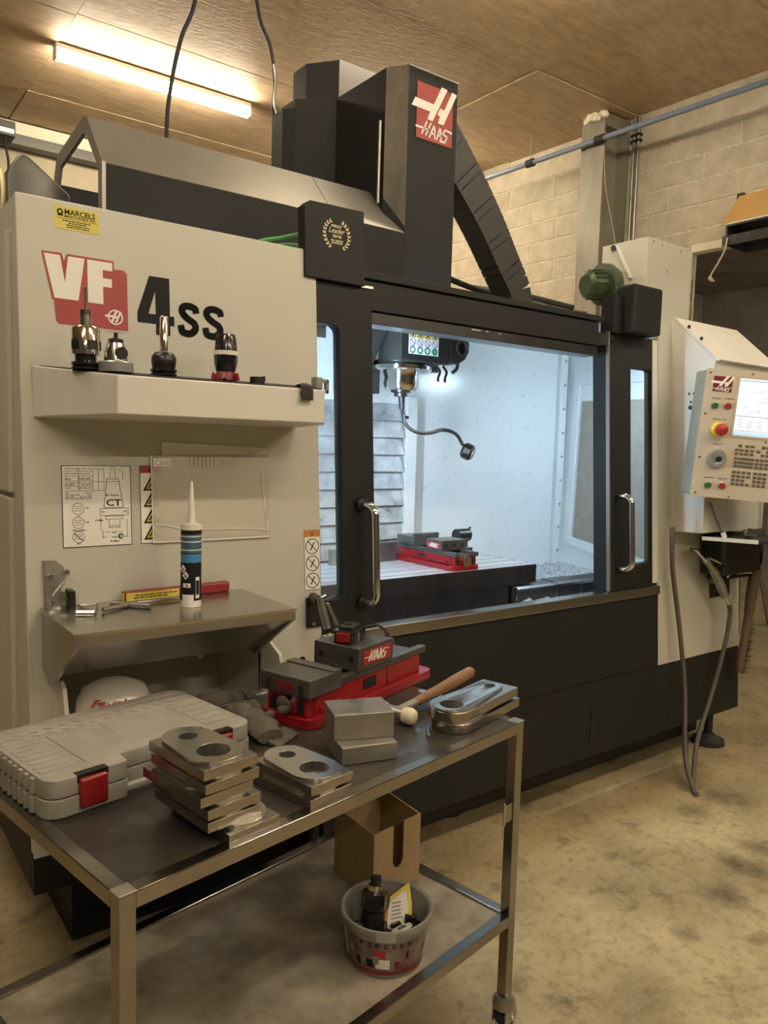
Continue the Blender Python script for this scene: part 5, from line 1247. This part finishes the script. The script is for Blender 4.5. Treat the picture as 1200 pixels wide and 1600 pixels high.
for i in range(9):
    v = 0.055+i*0.026
    rb.box(-0.006, 0.016, v, v+0.014, 0.003, 0.034); rb.box(-0.005, 0.030, v, v+0.014, 0.040, 0.0705)
    rb.hexa([(0.012, v, 0.070), (0.012, v+0.014, 0.070), (0.09, v+0.014, 0.0735), (0.09, v, 0.0735)], [(0.012, v, 0.0765), (0.012, v+0.014, 0.0765), (0.09, v+0.014, 0.0755), (0.09, v, 0.0755)])
rb.build('rib', 'case_grey', lo_, bevel=0.0025, seg=2, world=False)
rb = MB()
rb.box(0.02, 0.46, 0.235, 0.239, 0.0735, 0.0765); rb.box(0.02, 0.46, 0.30, 0.304, 0.0735, 0.0765); rb.box(0.10, 0.104, 0.05, 0.235, 0.0735, 0.0765); rb.box(0.39, 0.394, 0.05, 0.235, 0.0735, 0.0765); rb.box(0.22, 0.223, 0.15, 0.235, 0.0735, 0.076)
for i in range(12): 
    u = 0.05+i*0.033
    rb.box(u, u+0.018, 0.252, 0.256, 0.0735, 0.0775, Matrix.Translation((u, 0.26, 0)) @ Matrix.Rotation(-0.7, 4, 'Z') @ Matrix.Translation((-u, -0.26, 0)))
    rb.box(u, u+0.018, 0.280, 0.284, 0.0735, 0.0775, Matrix.Translation((u, 0.28, 0)) @ Matrix.Rotation(-0.7, 4, 'Z') @ Matrix.Translation((-u, -0.28, 0)))
for i in range(7): rb.box(0.40, 0.475, 0.06+i*0.034, 0.066+i*0.034, 0.0735, 0.0768)
rb.build('lid_relief', 'case_grey', up_, bevel=0.001, seg=1, world=False)

# ---- machined link plates
def hull_link(c0, r0, c1, r1, n=18):
    (x0, y0), (x1, y1) = c0, c1
    d = math.hypot(x1-x0, y1-y0); th = math.atan2(y1-y0, x1-x0); b = math.acos((r0-r1)/d)
    out = []
    for k in range(n+1):
        a = th+b+(2*PI-2*b)*k/n; out.append((x0+r0*math.cos(a), y0+r0*math.sin(a)))
    for k in range(n+1):
        a = th-b+2*b*k/n; out.append((x1+r1*math.cos(a), y1+r1*math.sin(a)))
    return out
PT = 0.0252
def make_plate(label, u, v, rot, z, group):
    t = on('link_plate', label, 'plate', u, v, rot, z, group)
    W_, L_ = 0.116, 0.190
    cb, cs = (0.058, 0.058), (0.060, 0.148)
    hb, hs_ = 0.0320, 0.0185
    b = MB().mesh(flat([rect(0, W_, 0, L_), circ(*cb, hb, 36), circ(*cs, hs_, 28)], 0.0185)).build('plate', 'machined_side', t, bevel=0.0006, seg=1, world=False)
    MB().mesh(flat([hull_link(cb, 0.0560, cs, 0.0500, 24), circ(*cb, hb, 36), circ(*cs, hs_, 28)], PT-0.0186), Matrix.Translation((0, 0, 0.0185))).build('boss', 'machined', t, bevel=0.0012, seg=2, world=False)
    for c, r in ((cb, hb), (cs, hs_)):
        MB().mesh(flat([circ(*c, r+0.0002, 40), circ(*c, r-0.0006, 40)], PT-0.001), Matrix.Translation((0, 0, 0.0003))).build('bore', 'bore', t, smooth=True, world=False)
    return t
names = ['lowest', 'second', 'third', 'fourth', 'fifth', 'topmost']
pos = [(0.218, 0.012, 0.0), (0.187, 0.033, -0.03), (0.185, 0.030, -0.01), (0.172, 0.034, 0.02), (0.178, 0.028, -0.02), (0.176, 0.030, -0.01)]
p0 = None
for i, (u, v, r) in enumerate(pos):
    lab = names[i] + ' link plate of the tall stack by the grey tool case'
    if p0 is None: p0 = make_plate(lab, u, v, r, ZT, 'machined link plates')
    else: dup(p0, lab, tp(u, v, ZT+PT*i), TA+r)
for i, (u, v, r) in enumerate([(0.412, 0.012, 0.03), (0.417, 0.016, 0.0)]):
    dup(p0, ('lower' if i == 0 else 'upper') + ' link plate of the low stack beside the grey blocks', tp(u, v, ZT+PT*i), TA+r)
PL3 = 0.030
def long_link(label, u, v, rot, z):
    t = on('long_link', label, 'plate', u, v, rot, z, 'long link plates')
    sil = [(0.26, -0.056), (0.26, 0.056)] + [(0.0575*math.cos(a), 0.0575*math.sin(a)) for a in [PI/2+PI*k/24 for k in range(25)]]
    hb, hs_ = 0.0315, 0.0165; cs = (0.205, 0.004)
    MB().mesh(flat([sil, circ(0, 0, hb, 36), circ(*cs, hs_, 28)], PL3-0.006)).build('plate', 'machined_side', t, bevel=0.0006, seg=1, smooth=True, world=False)
    MB().mesh(flat([hull_link((0, 0), 0.0572, cs, 0.036, 30), circ(0, 0, hb, 36), circ(*cs, hs_, 28)], 0.006), Matrix.Translation((0, 0, PL3-0.0061))).build('boss', 'machined', t, bevel=0.0008, seg=2, smooth=True, world=False)
    for c, r in (((0, 0), hb), (cs, hs_)):
        MB().mesh(flat([circ(*c, r+0.0002, 40), circ(*c, r-0.0006, 40)], PL3-0.001), Matrix.Translation((0, 0, 0.0003))).build('bore', 'bore', t, smooth=True, world=False)
    return t
long_link('lower round-nosed link plate near the trolley right corner', 0.985, 0.103, 0.105, ZT)
long_link('upper round-nosed link plate near the trolley right corner', 0.980, 0.108, 0.10, ZT+PL3+0.0002)
t = on('dowel_pin', 'short steel dowel pin lying against the round-nosed plates', 'pin', 0.912, 0.128, -2.4)
MB().sweep([(0, 0, 0.005), (0.045, 0, 0.005)], 0.005, 12).build('pin', 'chrome', t, smooth=True, world=False)
MB().sweep([(0.045, 0, 0.005), (0.048, 0, 0.005)], [0.005, 0.0035], 12).build('chamfer', 'chrome', t, smooth=True, world=False)
# ---- two steel blocks
t = on('steel_block', 'lower grey steel block of the crossed pair on the trolley', 'block', 0.603, 0.122, -0.43)
MB().box(0, 0.135, 0, 0.105, 0, 0.040).build('block', 'block_steel', t, bevel=0.0012, world=False)
MB().box(0.006, 0.129, -0.0003, 0.001, 0.034, 0.0355).build('scribe_line', 'machined_side', t, world=False)
t = on('steel_block', 'upper grey steel block resting across the lower one', 'block', 0.618, 0.167, -0.53, ZT+0.0403)
MB().box(0, 0.145, 0, 0.109, 0, 0.060).build('block', 'block_steel', t, bevel=0.0012, world=False)
MB().box(0.004, 0.141, -0.0003, 0.001, 0.052, 0.0532).build('scribe_line', 'machined_side', t, world=False)
# ---- mallet
t = on('mallet', 'wooden-handled mallet with cream plastic face behind the blocks', 'hammer', 0.900, 0.232, 0.16)
MB().sweep([(0.015, 0, 0.023), (0.075, 0, 0.023), (0.10, 0, 0.024)], [0.013, 0.013, 0.012], 14).build('ferrule', 'galvanised', t, smooth=True, world=False)
MB().sweep([(0.095, 0, 0.024), (0.14, 0, 0.024), (0.25, 0, 0.026), (0.36, 0, 0.030), (0.42, 0, 0.033), (0.432, 0, 0.033)], [0.012, 0.014, 0.0165, 0.018, 0.017, 0.012], 16).build('handle', 'wood', t, smooth=True, world=False)
MB().cyl((0, -0.032, 0.023), (0, 0.032, 0.023), 0.018, n=20).build('head', 'galvanised', t, smooth=True, world=False)
for s in (-1, 1):
    MB().lathe([(0.021, 0), (0.0225, 0.008), (0.0225, 0.020), (0.018, 0.030), (0.010, 0.035), (0, 0.036)], 20, along((0, s*0.03, 0.023), (0, s*0.08, 0.023))).build('face', 'plastic_cream', t, smooth=True, world=False)
# ---- vise on the trolley
VR = 0.157
tv = vise('red and grey machine vise standing on the trolley', tp(0.672, 0.412, ZT), TA+VR, 0.605, 0.180, 0.025, 0.080, 0.100,
     [(0.0, 0.135, 0.080, 0.128, 0.166), (0.215, 0.385, 0.100, 0.165, 0.158), (0.10, 0.135, 0.128, 0.132, 0.166)], (0, 1), -1, (0.12, 0.30))
# ---- black device on the vise jaw
VM = Matrix.Translation(tp(0.672, 0.412, ZT)) @ Matrix.Rotation(TA+VR, 4, 'Z')
q = VM @ Vector((0.275, 0.0, 0.1655))
t = thing('battery_pack', 'small black and red device with cable on the vise jaw', 'device', q, TA+VR+0.25)
MB().mesh(flat([rrect(-0.045, 0.055, -0.032, 0.032, 0.012)], 0.036)).build('body', 'black_gloss', t, bevel=0.006, seg=3, smooth=True, world=False)
MB().box(-0.030, 0.035, -0.022, 0.022, 0.036, 0.046).build('rail', 'black', t, bevel=0.002, world=False)
MB().box(-0.030, 0.004, -0.012, 0.012, 0.0455, 0.0475).build('plate', 'chrome', t, bevel=0.0005, world=False)
MB().box(-0.052, -0.043, -0.020, 0.020, 0.006, 0.032).build('switch', 'case_red', t, bevel=0.002, world=False)
MB().box(-0.020, -0.008, -0.0345, -0.031, 0.004, 0.030).build('clip', 'galvanised', t, world=False)
MB().cyl((0.052, 0, 0.022), (0.075, -0.012, 0.022), 0.007, n=10).build('plug', 'chrome', t, smooth=True, world=False)
MB().sweep(bez([(0.072, -0.010, 0.022), (0.105, -0.045, 0.026), (0.108, -0.082, 0.000), (0.105, -0.086, -0.06), (0.100, -0.088, -0.12), (0.085, -0.090, -0.145), (0.078, -0.088, -0.10), (0.088, -0.087, -0.03), (0.10, -0.075, 0.010)]), 0.0038, 8).build('cable', 'rubber', t, smooth=True, world=False)
# ---- work gloves
def glove(label, u, v, rot, s):
    t = on('work_glove', label, 'glove', u, v, rot, ZT, 'work gloves')
    def blob(c, r, n=14):
        pr = [(math.sin(PI*k/8), -math.cos(PI*k/8)) for k in range(9)]
        return MB().lathe([(a, b) for a, b in pr], n, Matrix.Translation(c) @ Matrix.Diagonal((r[0], r[1], r[2], 1)))
    p = MB()
    for c, r in (((0, 0, 0.026), (0.050, 0.042, 0.026)), ((0.03, 0.01, 0.036), (0.036, 0.030, 0.022)), ((-0.05, -0.005, 0.022), (0.035, 0.045, 0.022))):
        p.lathe([(math.sin(PI*k/8), -math.cos(PI*k/8)) for k in range(9)], 14, Matrix.Translation(c) @ Matrix.Diagonal((r[0], r[1], r[2], 1)))
    p.build('palm', 'glove_cloth', t, smooth=True, world=False)
    for k, (y, l) in enumerate(((-0.032, 0.075), (-0.012, 0.09), (0.010, 0.085), (0.030, 0.065))):
        MB().sweep(bez([(0.03, y, 0.026), (0.06, y*1.15, 0.034+0.006*s), (0.06+l*0.5, y*1.3, 0.026), (0.05+l*0.75, y*1.4, 0.014)]), [0.012]*20+[0.011, 0.010, 0.009, 0.006, 0.003], 10).build('finger', 'glove_cloth', t, smooth=True, world=False)
    MB().sweep(bez([(0.0, -0.035, 0.022), (0.02, -0.062, 0.020), (0.045, -0.075, 0.013)]), [0.013]*12+[0.011, 0.009, 0.007, 0.006, 0.004], 10).build('thumb', 'glove_cloth', t, smooth=True, world=False)
    MB().sweep([(-0.075, 0, 0.022), (-0.11, 0.0, 0.020)], [0.024, 0.021], 14, Matrix.Diagonal((1, 1.6, 0.85, 1))).build('cuff', 'glove_cloth', t, smooth=True, world=False)
    return t
glove('crumpled brown work glove between the case and the vise', 0.590, 0.440, 1.35, 1)
glove('second crumpled work glove behind the first near the panel', 0.605, 0.615, 3.0, 0)
tag(MB(TM @ Matrix.Translation((0.60, 0.335, ZT)) @ Matrix.Rotation(0.3, 4, 'Z')).hexa([(-0.05, -0.03, 0.001), (0.05, -0.02, 0.001), (0.06, 0.03, 0.001), (-0.04, 0.03, 0.001)], [(-0.05, -0.03, 0.006), (0.05, -0.02, 0.004), (0.06, 0.03, 0.010), (-0.04, 0.03, 0.014)]).build('rag', 'glove_cloth', bevel=0.003), 'small dark rag lying in front of the gloves', 'rag')

# ================================================================== ON THE LOWER SHELF
ZB = 0.3253
def onb(name, label, cat, u, v, rot=0, z=ZB): return thing(name, label, cat, tp(u, v, z), TA+rot)
# cardboard box with a slot, corner towards the aisle
a_b = math.atan2(-0.019, 0.182)
t = onb('slotted_box', 'open cardboard box with finger slot on the lower shelf', 'box', 0.928, 0.320, a_b)
BX, BY, BH = 0.178, 0.180, 0.195
MB().mesh(flat([[(0, 0), (BX, 0), (BX, BH*1.02), (0.112, BH*1.0), (0.112, 0.085), (0.104, 0.068), (0.092, 0.062), (0.080, 0.068), (0.072, 0.085), (0.072, BH*0.99), (0, BH*0.97)]], 0.004), frame((0, 0.004, 0), (1, 0, 0), (0, 0, 1), (0, -1, 0))).build('slot_wall', 'cardboard', t, world=False)
MB().box(0, BX, BY-0.004, BY, 0, BH*1.10).build('wall', 'cardboard', t, world=False)
MB().prism([(0.004, 0), (BY-0.004, 0), (BY-0.004, BH*1.04), (0.004, BH*0.97)], 0, 0.004, 'x').build('wall', 'cardboard', t, world=False)
MB().prism([(0.004, 0), (BY-0.004, 0), (BY-0.004, BH*1.10), (0.004, BH*1.02)], BX-0.004, BX, 'x').build('wall', 'cardboard', t, world=False)
MB().box(0.004, BX-0.004, 0.004, BY-0.004, 0, 0.004).build('bottom', 'cardboard', t, world=False)
# bucket
t = onb('popcorn_bucket', 'translucent popcorn bucket full of dark tool parts', 'bucket', 0.785, 0.138)
MB().lathe([(0.0, 0.0), (0.090, 0.0), (0.093, 0.004), (0.108, 0.118), (0.114, 0.119), (0.116, 0.132), (0.112, 0.134), (0.106, 0.130), (0.1055, 0.118), (0.091, 0.006), (0.0, 0.004)], 48).build('pail', 'bucket_clear', t, smooth=True, world=False)
FB = math.atan2(-1.2, -1.35) 
def bring(z0, z1, r0, r1, a0, a1, m, name, n=20):
    vs = []
    for k in range(n+1):
        a = a0+(a1-a0)*k/n
        vs += [(r0*math.cos(a), r0*math.sin(a), z0), (r1*math.cos(a), r1*math.sin(a), z1)]
    return MB().add(vs, [(2*k, 2*k+2, 2*k+3, 2*k+1) for k in range(n)]).build(name, m, t, smooth=True, world=False)
def rb_(z): return 0.0932+(z-0.004)*0.1316+0.0006
rim = bring(0.108, 0.133, 0.1165, 0.1172, FB-0.18, FB+0.22, 'clear_acrylic', 'lid_tab')
lb = bring(0.012, 0.100, rb_(0.012), rb_(0.10), FB-1.6, FB+1.25, 'bucket_print', 'print', 40)
bring(0.012, 0.024, rb_(0.012)+0.0004, rb_(0.024)+0.0004, FB-1.3, FB+1.3, 'red_dark', 'print_band', 30)
bring(0.020, 0.095, rb_(0.020)+0.0005, rb_(0.095)+0.0005, FB-1.62, FB-1.15, 'paper', 'info_label', 8)
bring(0.030, 0.058, rb_(0.03)+0.0006, rb_(0.058)+0.0006, FB-0.22, FB+0.12, 'paper', 'print_cup', 8)
bring(0.056, 0.080, rb_(0.056)+0.0007, rb_(0.08)+0.0007, FB-0.26, FB+0.16, 'red_print', 'print_cup', 8)
lt = MB()
for i, chh in enumerate('POPCORN'):
    a = FB-0.55+0.19*i; z = 0.086; r = rb_(z)+0.001
    lt.mesh(textmesh(chh, -0.0055, 0, 0.0055, 0.011, 0.0004, 0.03), frame((r*math.cos(a), r*math.sin(a), z), (-math.sin(a), math.cos(a), 0), (0, 0, 1), (math.cos(a), math.sin(a), 0)))
lt.build('lettering', 'black_print', t, world=False)
for i in range(9):
    a = FB-1.0+0.25*i+random.uniform(-.05, .05); z = random.uniform(0.026, 0.06)
    bring(z, z+0.022, rb_(z)+0.0009, rb_(z+0.022)+0.0009, a, a+random.uniform(0.06, 0.2), random.choice(['red_dark', 'grey_print', 'black_print']), 'print_splash', 4)
bm_ = (0.785, 0.138)
def inb(name, label, cat, du, dv, z, rot=0): return onb(name, label, cat, bm_[0]+du, bm_[1]+dv, rot, ZB+z)
lt = inb('tool_arbor', 'black stepped tool arbor leaning upright out of the bucket', 'tool holder', -0.020, 0.030, 0.030)
AX = along((0, 0, 0.0), (0.035, 0.020, 0.17))
MB().lathe([(0, 0), (0.030, 0), (0.030, 0.075), (0.024, 0.08), (0, 0.08)], 20, AX).build('shank', 'dark_steel', lt, smooth=True, world=False)
MB().lathe([(0, 0.08), (0.034, 0.08), (0.034, 0.118), (0, 0.118)], 8, AX).build('hex_collar', 'black_gloss', lt, world=False)
MB().lathe([(0, 0.118), (0.019, 0.118), (0.019, 0.135), (0, 0.135)], 20, AX).build('ring', 'chrome', lt, smooth=True, world=False)
MB().lathe([(0, 0.135), (0.014, 0.135), (0.014, 0.155), (0, 0.155)], 18, AX).build('tip', 'black', lt, smooth=True, world=False)
lt = inb('spice_packet', 'crumpled yellow and white paper packet stuck in the bucket', 'packet', 0.030, -0.012, 0.055)
PK = frame((0.0, 0.0, 0.0), (0.80, -0.58, 0.12), (0.32, 0.22, 0.92), (-0.58, -0.72, 0.35))
MB(PK).mesh(flat([[(-0.034, 0), (0.034, 0), (0.032, 0.055), (0.022, 0.106), (-0.026, 0.080)]], 0.004)).build('packet', 'paper', lt, bevel=0.001, world=False)
MB(PK).mesh(flat([[(0.024, 0.015), (0.035, 0.012), (0.033, 0.056), (0.022, 0.108), (-0.027, 0.082), (-0.025, 0.070), (0.016, 0.094), (0.024, 0.054)]], 0.0052)).build('yellow_edge', 'yellow_print', lt, world=False)
MB(PK).mesh(flat([[(-0.042, -0.005), (-0.030, 0.0), (-0.028, 0.060), (-0.040, 0.045)]], 0.005)).build('red_edge', 'orange_print', lt, world=False)
g = MB(PK)
for i in range(6): g.box(-0.020, random.uniform(0.0, 0.016), 0.020+i*0.009, 0.023+i*0.009, 0.0045, 0.0052)
g.build('lettering', 'grey_print', lt, world=False)
lt = inb('steel_washer', 'white flat ring lying on parts at the bucket front', 'ring', 0.005, -0.050, 0.088)
MB().mesh(flat([circ(0, 0, 0.026, 24), circ(0, 0, 0.008, 16)], 0.004), Matrix.Rotation(-0.5, 4, 'X')).build('ring', 'plastic_white', lt, world=False)
MB().mesh(flat([circ(0, 0, 0.0115, 20), circ(0, 0, 0.008, 16)], 0.0052), Matrix.Rotation(-0.5, 4, 'X')).build('bushing', 'dark_steel', lt, world=False)
sp = [(-0.062, -0.030, 0.030, 0.078), (-0.045, -0.055, 0.022, 0.080), (-0.020, -0.060, 0.020, 0.084), (-0.072, 0.012, 0.025, 0.072), (0.055, 0.010, 0.024, 0.076), (0.060, -0.030, 0.020, 0.080), (-0.055, 0.050, 0.028, 0.070), (0.030, 0.055, 0.030, 0.066), (-0.010, -0.010, 0.03, 0.045), (0.035, -0.058, 0.017, 0.078)]
wh_ = ['at the left rim', 'front left', 'front centre', 'far left', 'at the right rim', 'front right', 'back left', 'back right', 'under the arbor', 'beside the white ring']
for i, (du, dv, r, z) in enumerate(sp):
    s_ = inb('collet_nut', 'dark steel nut in the bucket, ' + wh_[i], 'nut', du*0.95, dv*0.95, z-0.012)
    tilt = Matrix.Rotation(random.uniform(-0.7, 0.7), 4, 'X') @ Matrix.Rotation(random.uniform(-0.7, 0.7), 4, 'Y')
    MB().mesh(flat([circ(0, 0, r*0.8, 8), circ(0, 0, r*0.45, 14)], 0.022), tilt).build('nut', 'dark_steel' if i % 3 else 'black_gloss', s_, bevel=0.0015, seg=1, world=False)
    MB().mesh(flat([circ(0, 0, r*0.56, 18), circ(0, 0, r*0.46, 18)], 0.0245), tilt).build('rim', 'chrome' if i % 2 else 'galvanised', s_, world=False)
f_ = MB(TM @ Matrix.Translation((bm_[0], bm_[1], ZB+0.006)))
for i in range(240):
    a = random.uniform(0, 2*PI); r = 0.082*math.sqrt(random.random()); z = random.uniform(0.006, 0.070)
    d = Vector((random.uniform(-1, 1), random.uniform(-1, 1), random.uniform(-0.6, 0.6))).normalized()*0.011
    p = Vector((r*math.cos(a), r*math.sin(a), z))
    f_.cyl(p-d, p+d, 0.005, n=6)
fo = f_.build('bolt_heap', 'dark_steel'); fo['kind'] = 'stuff'
tag(fo, 'dark oily small bolts filling the popcorn bucket', 'bolts')
